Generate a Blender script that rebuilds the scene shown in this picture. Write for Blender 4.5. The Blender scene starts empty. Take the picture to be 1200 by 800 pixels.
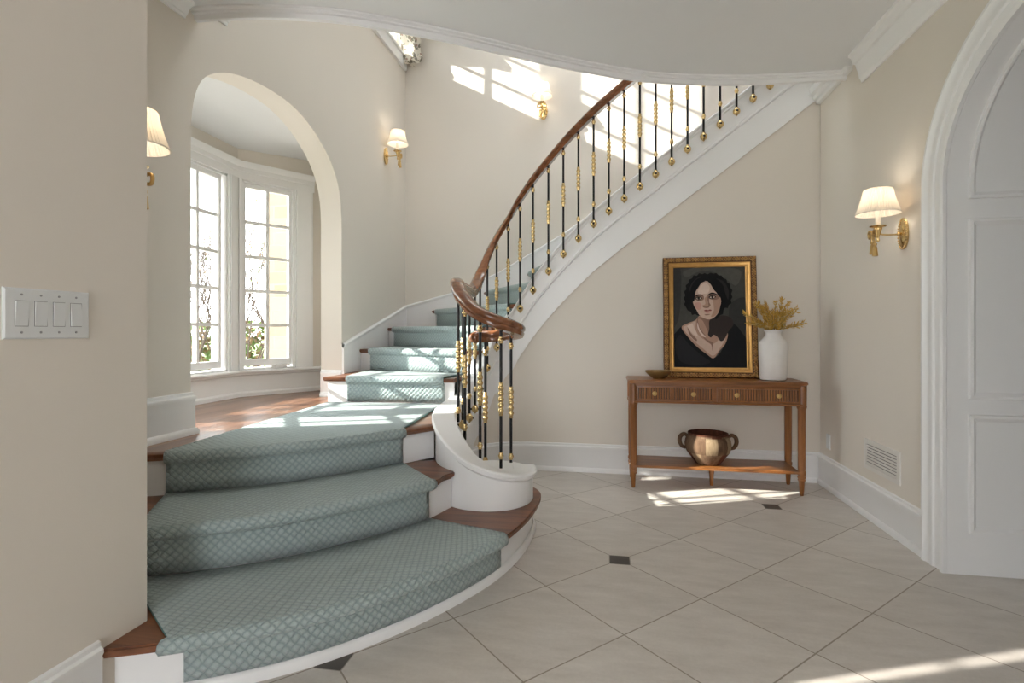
import bpy, bmesh, math, random
from mathutils import Vector, Matrix
random.seed(7)
PI = math.pi
scn = bpy.context.scene
COL = scn.collection
H = 1.2                     # eye height
RISE = 0.2055
ZL = 3*RISE                 # landing level
ORG = {}                    # world origin of every object built

# ------------------------------------------------------------------ materials
def new_mat(name):
    m = bpy.data.materials.new(name); m.use_nodes = True
    nt = m.node_tree; nt.nodes.clear()
    out = nt.nodes.new('ShaderNodeOutputMaterial')
    return m, nt, out

class NG:
    """small helper to write node maths as expressions"""
    def __init__(s, nt): s.nt = nt
    def n(s, t, **kw):
        nd = s.nt.nodes.new(t)
        for k, v in kw.items(): setattr(nd, k, v)
        return nd
    def put(s, sock, v):
        if v is None: return
        if isinstance(v, bpy.types.NodeSocket): s.nt.links.new(v, sock)
        else: sock.default_value = v
    def m(s, op, a, b=None, c=None):
        nd = s.n('ShaderNodeMath', operation=op)
        s.put(nd.inputs[0], a)
        if b is not None: s.put(nd.inputs[1], b)
        if c is not None: s.put(nd.inputs[2], c)
        return nd.outputs[0]
    def mix(s, f, a, b):
        nd = s.n('ShaderNodeMix', data_type='RGBA')
        s.put(nd.inputs[0], f); s.put(nd.inputs[6], a); s.put(nd.inputs[7], b)
        return nd.outputs[2]
    def noise(s, vec=None, scale=5, detail=3, rough=.5):
        nd = s.n('ShaderNodeTexNoise'); nd.inputs['Scale'].default_value = scale
        nd.inputs['Detail'].default_value = detail; nd.inputs['Roughness'].default_value = rough
        if vec is not None: s.put(nd.inputs['Vector'], vec)
        return nd.outputs['Fac']
    def coord(s, which='Object'): return s.n('ShaderNodeTexCoord').outputs[which]
    def scale(s, vec, sc, rot=(0, 0, 0)):
        nd = s.n('ShaderNodeMapping'); s.put(nd.inputs[0], vec)
        nd.inputs['Scale'].default_value = sc; nd.inputs['Rotation'].default_value = rot
        return nd.outputs[0]
    def sep(s, vec):
        nd = s.n('ShaderNodeSeparateXYZ'); s.put(nd.inputs[0], vec); return nd.outputs
    def bump(s, h, strength=.3, dist=.01):
        nd = s.n('ShaderNodeBump'); nd.inputs['Strength'].default_value = strength
        nd.inputs['Distance'].default_value = dist; s.put(nd.inputs['Height'], h); return nd.outputs[0]
    def bsdf(s, out, color, rough=.5, metal=0, normal=None, spec=.5, coat=0, sheen=0):
        b = s.n('ShaderNodeBsdfPrincipled')
        s.put(b.inputs['Base Color'], color if isinstance(color, bpy.types.NodeSocket) else (*color[:3], 1))
        s.put(b.inputs['Roughness'], rough); s.put(b.inputs['Metallic'], metal)
        b.inputs['Specular IOR Level'].default_value = spec
        b.inputs['Coat Weight'].default_value = coat
        b.inputs['Coat Roughness'].default_value = .08
        b.inputs['Sheen Weight'].default_value = sheen
        if normal is not None: s.put(b.inputs['Normal'], normal)
        s.nt.links.new(b.outputs[0], out.inputs[0]); return b

def c4(c): return (*c, 1)
def plain(name, col, rough=.5, metal=0, var=.04, nscale=6, bump=0, bscale=60, spec=.5, coat=0):
    m, nt, out = new_mat(name); g = NG(nt); co = g.coord()
    f = g.noise(co, nscale, 3)
    lo = tuple(max(0, v*(1-var)) for v in col); hi = tuple(min(1, v*(1+var)) for v in col)
    cc = g.mix(f, c4(lo), c4(hi))
    nrm = g.bump(g.noise(co, bscale, 2), bump, .004) if bump else None
    g.bsdf(out, cc, rough, metal, nrm, spec, coat)
    return m

def wood(name, dark, light, axis=0, scale=1.0, rough=.35, coat=.2, spec=.5):
    m, nt, out = new_mat(name); g = NG(nt); co = g.coord()
    sc = [14*scale]*3; sc[axis] = 1.2*scale
    v = g.scale(co, sc)
    n1 = g.noise(v, 1.6, 5, .6); n2 = g.noise(g.scale(co, [s*5 for s in sc]), 1.0, 2)
    f = g.m('ADD', g.m('MULTIPLY', n1, .8), g.m('MULTIPLY', n2, .25))
    r = g.n('ShaderNodeValToRGB'); r.color_ramp.elements[0].position = .32; r.color_ramp.elements[1].position = .72
    r.color_ramp.elements[0].color = c4(dark); r.color_ramp.elements[1].color = c4(light)
    g.put(r.inputs[0], f)
    g.bsdf(out, r.outputs[0], rough, 0, g.bump(n1, .06, .003), spec, coat)
    return m

def planks(name, dark, light, width=.083, rough=.22):
    m, nt, out = new_mat(name); g = NG(nt); co = g.coord(); x, y, z = g.sep(co)
    i = g.m('FLOOR', g.m('DIVIDE', x, width))
    wn = g.n('ShaderNodeTexWhiteNoise', noise_dimensions='1D'); g.put(wn.inputs['W'], i)
    grain = g.noise(g.scale(co, (18, 1.6, 18)), 1.5, 5, .6)
    f = g.m('ADD', g.m('MULTIPLY', grain, .7), g.m('MULTIPLY', wn.outputs[0], .35))
    r = g.n('ShaderNodeValToRGB'); r.color_ramp.elements[0].position = .25; r.color_ramp.elements[1].position = .8
    r.color_ramp.elements[0].color = c4(dark); r.color_ramp.elements[1].color = c4(light); g.put(r.inputs[0], f)
    fr = g.m('FRACT', g.m('DIVIDE', x, width)); line = g.m('LESS_THAN', fr, .025)
    cc = g.mix(g.m('MULTIPLY', line, .6), r.outputs[0], c4([v*.4 for v in dark]))
    g.bsdf(out, cc, rough, 0, None, .5, .3)
    return m

def tile_mat():
    m, nt, out = new_mat('stone_floor_tile'); g = NG(nt); co = g.coord(); x, y, z = g.sep(co)
    p = .698
    dx = g.m('SUBTRACT', x, .071); dy = g.m('SUBTRACT', y, 2.841)
    u = g.m('ADD', dx, dy); v = g.m('SUBTRACT', dx, dy)
    def wrap(val, per): return g.m('WRAP', val, per/2, -per/2)
    lu = g.m('ABSOLUTE', wrap(u, p)); lv = g.m('ABSOLUTE', wrap(v, p))
    grout = g.m('LESS_THAN', g.m('MINIMUM', lu, lv), .0042)
    wu = wrap(u, 3*p); wv = wrap(v, 3*p)
    ax = g.m('ABSOLUTE', g.m('MULTIPLY', g.m('ADD', wu, wv), .5)); ay = g.m('ABSOLUTE', g.m('MULTIPLY', g.m('SUBTRACT', wu, wv), .5))
    mx = g.m('MAXIMUM', ax, ay)
    acc = g.m('LESS_THAN', mx, .051); accb = g.m('LESS_THAN', mx, .055)
    iu = g.m('FLOOR', g.m('DIVIDE', u, p)); iv = g.m('FLOOR', g.m('DIVIDE', v, p))
    cb = g.n('ShaderNodeCombineXYZ'); g.put(cb.inputs[0], iu); g.put(cb.inputs[1], iv)
    wn = g.n('ShaderNodeTexWhiteNoise', noise_dimensions='3D'); g.put(wn.inputs['Vector'], cb.outputs[0])
    n1 = g.noise(g.scale(co, (2.0, 7, 4), (0, 0, .7)), 2.2, 6, .62); n2 = g.noise(co, 70, 3, .6)
    f = g.m('ADD', g.m('ADD', g.m('MULTIPLY', n1, .75), g.m('MULTIPLY', n2, .25)), g.m('MULTIPLY', g.m('SUBTRACT', wn.outputs[0], .5), .14))
    r = g.n('ShaderNodeValToRGB'); e = r.color_ramp.elements
    e[0].position = .3; e[0].color = (.52, .478, .435, 1); e[1].position = .7; e[1].color = (.67, .63, .585, 1); g.put(r.inputs[0], f)
    c = g.mix(grout, r.outputs[0], (.29, .245, .20, 1))
    c = g.mix(accb, c, (.34, .30, .26, 1)); c = g.mix(acc, c, (.055, .046, .040, 1))
    h = g.m('SUBTRACT', g.m('MULTIPLY', n1, .15), grout)
    rough = g.m('ADD', g.m('MULTIPLY', n1, .2), .30)
    g.bsdf(out, c, rough, 0, g.bump(h, .12, .004), .45)
    return m

def carpet_mat():
    m, nt, out = new_mat('teal_diamond_carpet'); g = NG(nt); uv = g.coord('UV'); u, v, _ = g.sep(uv)
    p = .036
    wob = g.m('MULTIPLY', g.m('SUBTRACT', g.noise(uv, 30, 2), .5), .012)
    uu = g.m('ADD', u, wob); vv = g.m('ADD', v, wob)
    a = g.m('DIVIDE', g.m('ADD', uu, vv), p); b = g.m('DIVIDE', g.m('SUBTRACT', uu, vv), p)
    ta = g.m('ABSOLUTE', g.m('SINE', g.m('MULTIPLY', a, PI))); tb = g.m('ABSOLUTE', g.m('SINE', g.m('MULTIPLY', b, PI)))
    h = g.m('POWER', g.m('MULTIPLY', ta, tb), .45)
    # loop pile rows that run up in every second diamond
    rows = g.m('SINE', g.m('MULTIPLY', a, PI*6)); pile = g.noise(uv, 420, 2)
    hh = g.m('ADD', h, g.m('ADD', g.m('MULTIPLY', rows, .07), g.m('MULTIPLY', pile, .35)))
    f = g.m('MULTIPLY', h, g.m('ADD', g.m('MULTIPLY', pile, .7), .65))
    c = g.mix(f, (.265, .338, .345, 1), (.415, .495, .492, 1))
    g.bsdf(out, c, .95, 0, g.bump(hh, .9, .006), .12, 0, .25)
    return m

def stone_mat():
    m, nt, out = new_mat('limestone_blocks'); g = NG(nt); co = g.coord(); x, y, z = g.sep(co)
    cb = g.n('ShaderNodeCombineXYZ'); g.put(cb.inputs[0], g.m('ADD', x, y)); g.put(cb.inputs[1], z)
    br = g.n('ShaderNodeTexBrick'); g.put(br.inputs['Vector'], cb.outputs[0])
    br.inputs['Scale'].default_value = 1.0; br.inputs['Brick Width'].default_value = .42; br.inputs['Row Height'].default_value = .19
    br.inputs['Mortar Size'].default_value = .012; br.inputs['Bias'].default_value = -.1
    br.inputs['Color1'].default_value = (.17, .128, .075, 1); br.inputs['Color2'].default_value = (.215, .185, .135, 1); br.inputs['Mortar'].default_value = (.20, .175, .135, 1)
    n = g.noise(co, 9, 5, .6)
    c = g.mix(g.m('MULTIPLY', n, .6), br.outputs['Color'], (.19, .15, .095, 1))
    h = g.m('ADD', g.m('MULTIPLY', n, .6), g.m('MULTIPLY', br.outputs['Fac'], -.6))
    g.bsdf(out, c, .9, 0, g.bump(h, .7, .02)); return m

def glass_mat():
    m, nt, out = new_mat('window_glass'); g = NG(nt)
    t = g.n('ShaderNodeBsdfTransparent'); t.inputs[0].default_value = (.97, .985, .98, 1)
    gl = g.n('ShaderNodeBsdfGlossy'); gl.inputs['Roughness'].default_value = .02
    fr = g.n('ShaderNodeFresnel'); fr.inputs[0].default_value = 1.25
    mx = g.n('ShaderNodeMixShader'); g.put(mx.inputs[0], fr.outputs[0])
    nt.links.new(t.outputs[0], mx.inputs[1]); nt.links.new(gl.outputs[0], mx.inputs[2]); nt.links.new(mx.outputs[0], out.inputs[0])
    return m

def shade_mat():
    m, nt, out = new_mat('pleated_shade_fabric'); g = NG(nt)
    d = g.n('ShaderNodeBsdfDiffuse'); d.inputs[0].default_value = (.84, .82, .78, 1)
    t = g.n('ShaderNodeBsdfTranslucent'); t.inputs[0].default_value = (.85, .74, .58, 1)
    mx = g.n('ShaderNodeMixShader'); mx.inputs[0].default_value = .35
    nt.links.new(d.outputs[0], mx.inputs[1]); nt.links.new(t.outputs[0], mx.inputs[2]); nt.links.new(mx.outputs[0], out.inputs[0])
    return m

def gold_frame_mat():
    m, nt, out = new_mat('carved_gilt'); g = NG(nt); co = g.coord()
    n = g.noise(co, 55, 4, .6)
    c = g.mix(n, (.20, .09, .025, 1), (.72, .43, .15, 1))
    g.bsdf(out, c, .42, .45, g.bump(g.noise(co, 120, 3), .35, .004)); return m

def curtain_mat():
    m, nt, out = new_mat('patterned_curtain'); g = NG(nt); co = g.coord()
    vo = g.n('ShaderNodeTexVoronoi'); vo.inputs['Scale'].default_value = 17; g.put(vo.inputs['Vector'], co)
    f = g.m('GREATER_THAN', g.noise(co, 14, 4, .7), .54)
    c = g.mix(f, (.78, .73, .64, 1), (.24, .22, .17, 1))
    c = g.mix(g.m('LESS_THAN', vo.outputs['Distance'], .22), c, (.45, .32, .26, 1))
    g.bsdf(out, c, .9); return m

M = {}
M['cream'] = plain('cream_wall_paint', (.728, .682, .618), .75, var=.015, nscale=2, bump=.05, bscale=180, spec=.3)
M['white'] = plain('white_trim_paint', (.83, .835, .84), .32, var=.01, spec=.5)
M['ceil'] = plain('ceiling_paint', (.77, .78, .79), .8, var=.01, spec=.2)
M['tile'] = tile_mat()
M['carpet'] = carpet_mat()
M['carpet_edge'] = plain('carpet_binding', (.10, .19, .18), .9)
M['tread'] = wood('stained_tread_wood', (.075, .022, .007), (.25, .088, .032), 0, 1, .38, .12)
M['planks'] = planks('landing_planks', (.12, .048, .024), (.30, .145, .08), .083, .3)
M['rail'] = wood('mahogany_handrail', (.10, .032, .012), (.29, .115, .05), 0, 1, .2, .5)
M['table'] = wood('honey_fruitwood', (.13, .043, .010), (.37, .145, .040), 0, 1, .36, .15)
M['table_v'] = wood('honey_fruitwood_upright', (.14, .046, .011), (.39, .155, .043), 2, 1, .36, .15)
M['table_d'] = wood('fruitwood_shadow_line', (.035, .013, .005), (.08, .03, .012), 0, 1, .5, .0)
M['iron'] = plain('black_iron', (.012, .012, .013), .38, .4, var=.2)
M['brass'] = plain('polished_brass', (.74, .55, .27), .24, 1, var=.12, nscale=30)
M['brass_old'] = plain('aged_brass', (.58, .40, .17), .33, 1, var=.25, nscale=40)
M['candle'] = plain('ivory_candle_sleeve', (.85, .80, .70), .5)
M['shade'] = shade_mat()
M['shade_trim'] = plain('shade_piping', (.74, .70, .63), .8)
M['plate'] = plain('white_plastic', (.70, .72, .73), .35, var=.01)
M['plate_dark'] = plain('plate_gap', (.22, .23, .24), .6)
M['steel'] = plain('screw_steel', (.35, .36, .37), .4, .8)
M['vent'] = plain('painted_vent', (.72, .70, .66), .45, var=.01)
M['vent_gap'] = plain('vent_shadow_gap', (.16, .155, .15), .9)
M['dark'] = plain('dark_void', (.03, .03, .03), .9)
M['vase'] = plain('chalky_ceramic', (.70, .68, .66), .85, var=.05, nscale=14, bump=.35, bscale=26)
M['gilt'] = gold_frame_mat()
M['gilt_dark'] = plain('dark_gilt_ground', (.13, .058, .02), .5, .3, var=.3, nscale=40)
M['gilt_in'] = plain('smooth_gilt', (.55, .31, .10), .36, .75, var=.2, nscale=30)
M['leaf_gold'] = plain('dried_ochre_leaf', (.58, .36, .075), .8, var=.3, nscale=60)
M['leaf_pale'] = plain('dried_straw_leaf', (.58, .44, .19), .8, var=.3, nscale=60)
M['stem'] = plain('dried_stem', (.30, .19, .06), .8)
M['bowl'] = plain('bronze_bowl', (.30, .20, .085), .4, .6, var=.3, nscale=30)
for nm, a, b in (('pot_a', (.075, .042, .025), (.16, .098, .06)), ('pot_b', (.10, .058, .035), (.20, .13, .083)), ('pot_c', (.19, .13, .075), (.34, .25, .16)), ('pot_d', (.06, .020, .012), (.13, .05, .03))):
    M[nm] = wood(nm.replace('pot', 'stave_wood'), a, b, 2, 2, .85, 0, .15)
M['glass'] = glass_mat()
M['stone'] = stone_mat()
M['lawn'] = plain('lawn_grass', (.15, .18, .08), .95, var=.4, nscale=3, bump=.6, bscale=40)
M['bark'] = plain('shrub_bark', (.07, .05, .038), .9, var=.3)
M['leaf_brown'] = plain('withered_leaf', (.30, .20, .11), .9, var=.4, nscale=20)
M['leaf_green'] = plain('hedge_leaf', (.13, .20, .055), .9, var=.4, nscale=20)
M['curtain'] = curtain_mat()
M['rooftile'] = plain('grey_roof', (.12, .12, .13), .9, var=.2)

# ------------------------------------------------------------------ mesh builder
def catmull(pts, n=8, closed=False):
    pts = [Vector(p) for p in pts]; N = len(pts); out = []
    rng = range(N) if closed else range(N-1)
    for i in rng:
        if closed: p0, p1, p2, p3 = pts[i-1], pts[i], pts[(i+1) % N], pts[(i+2) % N]
        else:
            p1, p2 = pts[i], pts[i+1]
            p0 = pts[i-1] if i else p1*2-p2
            p3 = pts[i+2] if i+2 < N else p2*2-p1
        for k in range(n):
            t = k/n
            d1 = max((p1-p0).length, 1e-6)**.5; d2 = max((p2-p1).length, 1e-6)**.5; d3 = max((p3-p2).length, 1e-6)**.5
            # centripetal spline as bezier-like blend
            m1 = (p1-p0)/d1-(p2-p0)/(d1+d2)+(p2-p1)/d2; m2 = (p2-p1)/d2-(p3-p1)/(d2+d3)+(p3-p2)/d3
            m1 *= d2; m2 *= d2
            h00 = 2*t**3-3*t*t+1; h10 = t**3-2*t*t+t; h01 = -2*t**3+3*t*t; h11 = t**3-t*t
            out.append(p1*h00+m1*h10+p2*h01+m2*h11)
    if not closed: out.append(pts[-1])
    return out

class MB:
    def __init__(s): s.v = []; s.f = []; s.mi = []; s.uv = {}
    def add(s, verts, faces, mi=0):
        o = len(s.v); s.v += [tuple(v) for v in verts]
        for f in faces: s.f.append(tuple(i+o for i in f)); s.mi.append(mi)
        return o
    def box(s, x0, x1, y0, y1, z0, z1, mi=0):
        s.add([(x0,y0,z0),(x1,y0,z0),(x1,y1,z0),(x0,y1,z0),(x0,y0,z1),(x1,y0,z1),(x1,y1,z1),(x0,y1,z1)],
              [(0,3,2,1),(4,5,6,7),(0,1,5,4),(1,2,6,5),(2,3,7,6),(3,0,4,7)], mi); return s
    def obox(s, P, D, Nn, l0, l1, n0, n1, z0, z1, mi=0):
        """box along plan direction D from P, n along Nn"""
        c = []
        for z in (z0, z1):
            for l, n in ((l0, n0), (l1, n0), (l1, n1), (l0, n1)):
                c.append((P[0]+D[0]*l+Nn[0]*n, P[1]+D[1]*l+Nn[1]*n, z))
        s.add(c, [(0,3,2,1),(4,5,6,7),(0,1,5,4),(1,2,6,5),(2,3,7,6),(3,0,4,7)], mi); return s
    def prism(s, poly, a, b, axis='z', mi=0):
        n = len(poly)
        def P(p, t):
            return (p[0], p[1], t) if axis == 'z' else ((t, p[0], p[1]) if axis == 'x' else (p[0], t, p[1]))
        from mathutils.geometry import tessellate_polygon
        tris = tessellate_polygon([[Vector((p[0], p[1], 0)) for p in poly]])
        vs = [P(p, a) for p in poly]+[P(p, b) for p in poly]
        fs = [tuple(t) for t in tris]+[tuple(i+n for i in t) for t in tris]
        fs += [(i, (i+1) % n, (i+1) % n+n, i+n) for i in range(n)]
        s.add(vs, fs, mi); return s
    def lathe(s, prof, c=(0, 0, 0), n=24, mi=0, sx=1, sy=1, axis='z', arc=None, miy=None):
        rings = []
        vs = []
        for r, z in prof:
            for k in range(n):
                a = 2*PI*k/n
                x, y = r*math.cos(a)*sx, r*math.sin(a)*sy
                if axis == 'z': p = (c[0]+x, c[1]+y, c[2]+z)
                elif axis == 'x': p = (c[0]+z, c[1]+x, c[2]+y)
                else: p = (c[0]+x, c[1]+z, c[2]+y)
                vs.append(p)
        fs = []; mis = []
        for i in range(len(prof)-1):
            for k in range(n):
                k2 = (k+1) % n
                fs.append((i*n+k, i*n+k2, (i+1)*n+k2, (i+1)*n+k))
                mis.append(miy(i, k) if miy else mi)
        o = s.add(vs, fs, mi)
        if miy: s.mi[-len(fs):] = mis
        if prof[0][0] > 1e-5: s.f.append(tuple(o+k for k in range(n))); s.mi.append(mi)
        if prof[-1][0] > 1e-5: s.f.append(tuple(o+(len(prof)-1)*n+k for k in range(n))); s.mi.append(mi)
        return s
    def sweep(s, path, prof, closed=False, mi=0, cap=True, closed_prof=True, scale=None):
        """profile (side to the right of travel, up) along a path, plumb sections with mitres"""
        path = [Vector(p) for p in path]; N = len(path); m = len(prof); vs = []
        for i in range(N):
            if closed: a, b = path[i]-path[i-1], path[(i+1) % N]-path[i]
            else:
                a = path[i]-path[i-1] if i else path[1]-path[0]
                b = path[i+1]-path[i] if i < N-1 else path[-1]-path[-2]
            a = Vector((a.x, a.y, 0)).normalized(); b = Vector((b.x, b.y, 0)).normalized()
            if a.length < .5: a = b
            if b.length < .5: b = a
            na, nb = Vector((a.y, -a.x, 0)), Vector((b.y, -b.x, 0))
            nn = (na+nb); nn = nn.normalized() if nn.length > .1 else na
            nn = nn/max(.5, nn.dot(na)); k = scale[i] if scale else 1
            for sd, up in prof: vs.append(path[i]+nn*sd*k+Vector((0, 0, up*k)))
        fs = []
        for i in range(N if closed else N-1):
            j = (i+1) % N
            for k in range(m if closed_prof else m-1):
                l = (k+1) % m
                fs.append((i*m+k, i*m+l, j*m+l, j*m+k))
        o = s.add(vs, fs, mi)
        if cap and not closed and closed_prof:
            s.f.append(tuple(o+k for k in range(m))); s.mi.append(mi)
            s.f.append(tuple(o+(N-1)*m+k for k in range(m))[::-1]); s.mi.append(mi)
        return s
    def tube(s, path, r, n=8, mi=0, cap=True):
        path = [Vector(p) for p in path]; N = len(path); vs = []; fs = []
        T0 = (path[1]-path[0]).normalized(); up = Vector((0, 0, 1)) if abs(T0.z) < .9 else Vector((1, 0, 0))
        U = T0.cross(up).normalized()
        for i in range(N):
            T = (path[min(i+1, N-1)]-path[max(i-1, 0)]).normalized()
            U = (U-T*U.dot(T)).normalized(); V = T.cross(U); rr = r[i] if isinstance(r, (list, tuple)) else r
            for k in range(n):
                a = 2*PI*k/n; vs.append(path[i]+U*math.cos(a)*rr+V*math.sin(a)*rr)
        for i in range(N-1):
            for k in range(n): fs.append((i*n+k, i*n+(k+1) % n, (i+1)*n+(k+1) % n, (i+1)*n+k))
        o = s.add(vs, fs, mi)
        if cap:
            s.f.append(tuple(o+k for k in range(n))[::-1]); s.mi.append(mi)
            s.f.append(tuple(o+(N-1)*n+k for k in range(n))); s.mi.append(mi)
        return s
    def ball(s, c, r, n=14, m=8, mi=0):
        r = r if isinstance(r, (tuple, list)) else (r, r, r)
        vs = [(c[0], c[1], c[2]-r[2])]
        for i in range(1, m):
            t = -PI/2+PI*i/m
            for k in range(n): vs.append((c[0]+r[0]*math.cos(t)*math.cos(2*PI*k/n), c[1]+r[1]*math.cos(t)*math.sin(2*PI*k/n), c[2]+r[2]*math.sin(t)))
        vs.append((c[0], c[1], c[2]+r[2])); fs = []
        for k in range(n): fs.append((0, 1+(k+1) % n, 1+k)); fs.append((len(vs)-1, 1+(m-2)*n+k, 1+(m-2)*n+(k+1) % n))
        for i in range(m-2):
            for k in range(n): fs.append((1+i*n+k, 1+i*n+(k+1) % n, 1+(i+1)*n+(k+1) % n, 1+(i+1)*n+k))
        s.add(vs, fs, mi); return s
    def rim(s, x0, x1, z0, z1, prof, plane='xz', base=0, mi=0, sgn=1):
        """mitred loop round a rectangle; prof = (inset, depth).  plane xz: depth along -y*sgn ; plane yz: depth along -x*sgn"""
        vs = []; m = len(prof)
        for ins, dep in prof:
            for a, b in ((x0+ins, z0+ins), (x1-ins, z0+ins), (x1-ins, z1-ins), (x0+ins, z1-ins)):
                vs.append((a, base-dep*sgn, b) if plane == 'xz' else (base-dep*sgn, a, b))
        fs = []
        for i in range(m-1):
            for k in range(4): fs.append((i*4+k, i*4+(k+1) % 4, (i+1)*4+(k+1) % 4, (i+1)*4+k))
        s.add(vs, fs, mi); return s
    def build(s, name, mats, parent=None, origin=None, smooth=30, bevel=0, kind=None):
        po = ORG[parent.name] if parent else Vector((0, 0, 0))
        org = Vector(origin) if origin is not None else (po.copy() if parent else Vector((0, 0, 0)))
        me = bpy.data.meshes.new(name)
        me.from_pydata([tuple(Vector(v)-org) for v in s.v], [], s.f)
        mats = mats if isinstance(mats, (list, tuple)) else [mats]
        for m in mats: me.materials.append(M[m] if isinstance(m, str) else m)
        me.polygons.foreach_set('material_index', s.mi)
        if s.uv:
            l = me.uv_layers.new(name='UVMap')
            for lp in me.loops: l.data[lp.index].uv = s.uv[lp.vertex_index]
        bm = bmesh.new(); bm.from_mesh(me); bmesh.ops.recalc_face_normals(bm, faces=bm.faces); bm.to_mesh(me); bm.free()
        if smooth:
            me.polygons.foreach_set('use_smooth', [True]*len(me.polygons)); me.set_sharp_from_angle(angle=math.radians(smooth))
        me.update()
        o = bpy.data.objects.new(name, me); COL.objects.link(o)
        if parent: o.parent = parent
        o.location = org-po; ORG[o.name] = org
        if bevel:
            b = o.modifiers.new('edge', 'BEVEL'); b.width = bevel; b.segments = 2; b.limit_method = 'ANGLE'; b.angle_limit = math.radians(40)
        if kind: o['kind'] = kind
        return o

def thing(name, label, cat, loc=(0, 0, 0), group=None):
    o = bpy.data.objects.new(name, None); COL.objects.link(o); o.location = loc; o.empty_display_size = .1
    ORG[o.name] = Vector(loc); o['label'] = label; o['category'] = cat
    if group: o['group'] = group
    return o
def tag(o, label, cat, group=None):
    o['label'] = label; o['category'] = cat
    if group: o['group'] = group
    return o
def copy_tree(o, parent=None):
    c = o.copy(); COL.objects.link(c)
    if parent: c.parent = parent
    for ch in list(o.children): copy_tree(ch, c)
    return c
def offset(path, d):
    """plan offset to the right of travel"""
    P = [Vector((p[0], p[1])) for p in path]; out = []
    for i in range(len(P)):
        t = (P[min(i+1, len(P)-1)]-P[max(i-1, 0)]).normalized()
        out.append((P[i].x+t.y*d, P[i].y-t.x*d))
    return out
def sub_curve(curve, p, q):
    """part of a plan polyline between the points nearest to p and q, resampled"""
    P = [Vector((c[0], c[1])) for c in curve]
    L = [0]
    for i in range(1, len(P)): L.append(L[-1]+(P[i]-P[i-1]).length)
    def near(pt):
        pt = Vector(pt); best = (9, 0)
        for i in range(len(P)-1):
            d = P[i+1]-P[i]; t = max(0, min(1, (pt-P[i]).dot(d)/max(d.length_squared, 1e-9))); e = (P[i]+d*t-pt).length
            if e < best[0]: best = (e, L[i]+d.length*t)
        return best[1]
    a, b = near(p), near(q)
    def at(s):
        for i in range(len(P)-1):
            if L[i+1] >= s: return P[i]+(P[i+1]-P[i])*((s-L[i])/max(L[i+1]-L[i], 1e-9))
        return P[-1]
    return a, b, at

# ------------------------------------------------------------------ plan curves
XA, XR, XW, YB, YS = -2.32, 1.675, -1.555, 4.57, 5.93      # arch wall, right wall, near left wall, console wall, stairwell back wall
N1 = [tuple(p)[:2] for p in catmull([(-1.553,1.405,0),(-1.39,1.475,0),(-1.17,1.60,0),(-.965,1.765,0),(-.765,2.0,0),(-.60,2.26,0),(-.48,2.52,0),(-.41,2.80,0),(-.385,3.10,0),(-.40,3.27,0),(-.46,3.37,0),(-.58,3.42,0),(-.80,3.40,0)], 6)]
R2 = [tuple(p)[:2] for p in catmull([(-2.22,1.60,0),(-1.82,1.84,0),(-1.49,2.03,0),(-1.25,2.24,0),(-1.0,2.55,0),(-.93,2.68,0),(-.86,2.90,0)], 6)]
N3 = [tuple(p)[:2] for p in catmull([(-2.32,2.08,0),(-2.15,2.16,0),(-1.9,2.28,0),(-1.68,2.42,0),(-1.43,2.65,0),(-1.2,2.93,0),(-1.1,3.07,0),(-1.03,3.17,0)], 6)]
N2 = offset(R2, .038); R1 = offset(N1, -.05); R3 = offset(N3, -.036)
S = [tuple(p)[:2] for p in catmull([(-.744,2.853,0),(-.858,2.898,0),(-.96,2.99,0),(-1.03,3.12,0),(-1.09,3.35,0),(-1.13,3.6,0),(-1.16,3.86,0),(-1.185,4.1,0),(-1.18,4.28,0),(-1.11,4.46,0),(-.97,4.58,0),(-.75,4.65,0),(-.4,4.67,0)], 6)]
F = [tuple(p)[:2] for p in catmull([(-1.0,3.30,0),(-1.03,3.6,0),(-1.06,3.86,0),(-1.085,4.1,0),(-1.08,4.26,0),(-1.03,4.38,0),(-.93,4.48,0),(-.73,4.55,0),(-.4,4.57,0)], 6)]
LINES = {4: ((-2.25,4.035),(-1.19,4.085)), 5: ((-2.32,4.74),(-1.10,4.42)), 6: ((-2.32,5.41),(-.97,4.56)), 7: ((-1.97,5.93),(-.76,4.64)),
         8: ((-1.35,5.93),(-.56,4.66)), 9: ((-.85,5.93),(-.39,4.67)), 10: ((-.40,5.93),(-.18,4.67))}
ZT = {1: RISE, 2: 2*RISE, 3: ZL, 4: .825, 5: 1.03, 6: 1.237, 7: 1.44, 8: 1.645, 9: 1.85, 10: 2.055}
for k in range(11, 17):
    x = .04+.255*(k-11); LINES[k] = ((x, 5.93), (x, 4.67)); ZT[k] = 2.26+.195*(k-11)
# bottoms of the side-fixed balusters, measured along the stair: (x, y, z)
BALLS = [(1.294,4.54,3.165),(1.166,4.54,3.07),(1.040,4.54,2.975),(.914,4.54,2.88),(.786,4.54,2.787),(.660,4.54,2.693),(.534,4.54,2.597),(.407,4.54,2.5),(.279,4.54,2.405),
         (.151,4.54,2.31),(.025,4.54,2.21),(-.102,4.54,2.107),(-.230,4.54,1.987),(-.357,4.54,1.858),(-.485,4.535,1.713),(-.617,4.53,1.553),(-.730,4.525,1.395),(-.832,4.515,1.222),
         (-.925,4.475,1.06),(-.995,4.42,.889),(-1.040,4.345,.715),(-1.052,4.215,.565),(-1.008,3.865,.55),(-.982,3.58,.548)]
DRUMB = [(-.923,3.26,.534),(-.848,3.14,.449),(-.740,3.09,.352),(-.623,3.14,.285),(-.59,3.30,.245),(-.77,3.36,.20)]

# ------------------------------------------------------------------ setting: floor, walls, ceiling
MB().box(-3.3, 4.2, -3.2, 6.2, -.12, 0).build('floor', 'tile', kind='structure', smooth=0)

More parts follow.
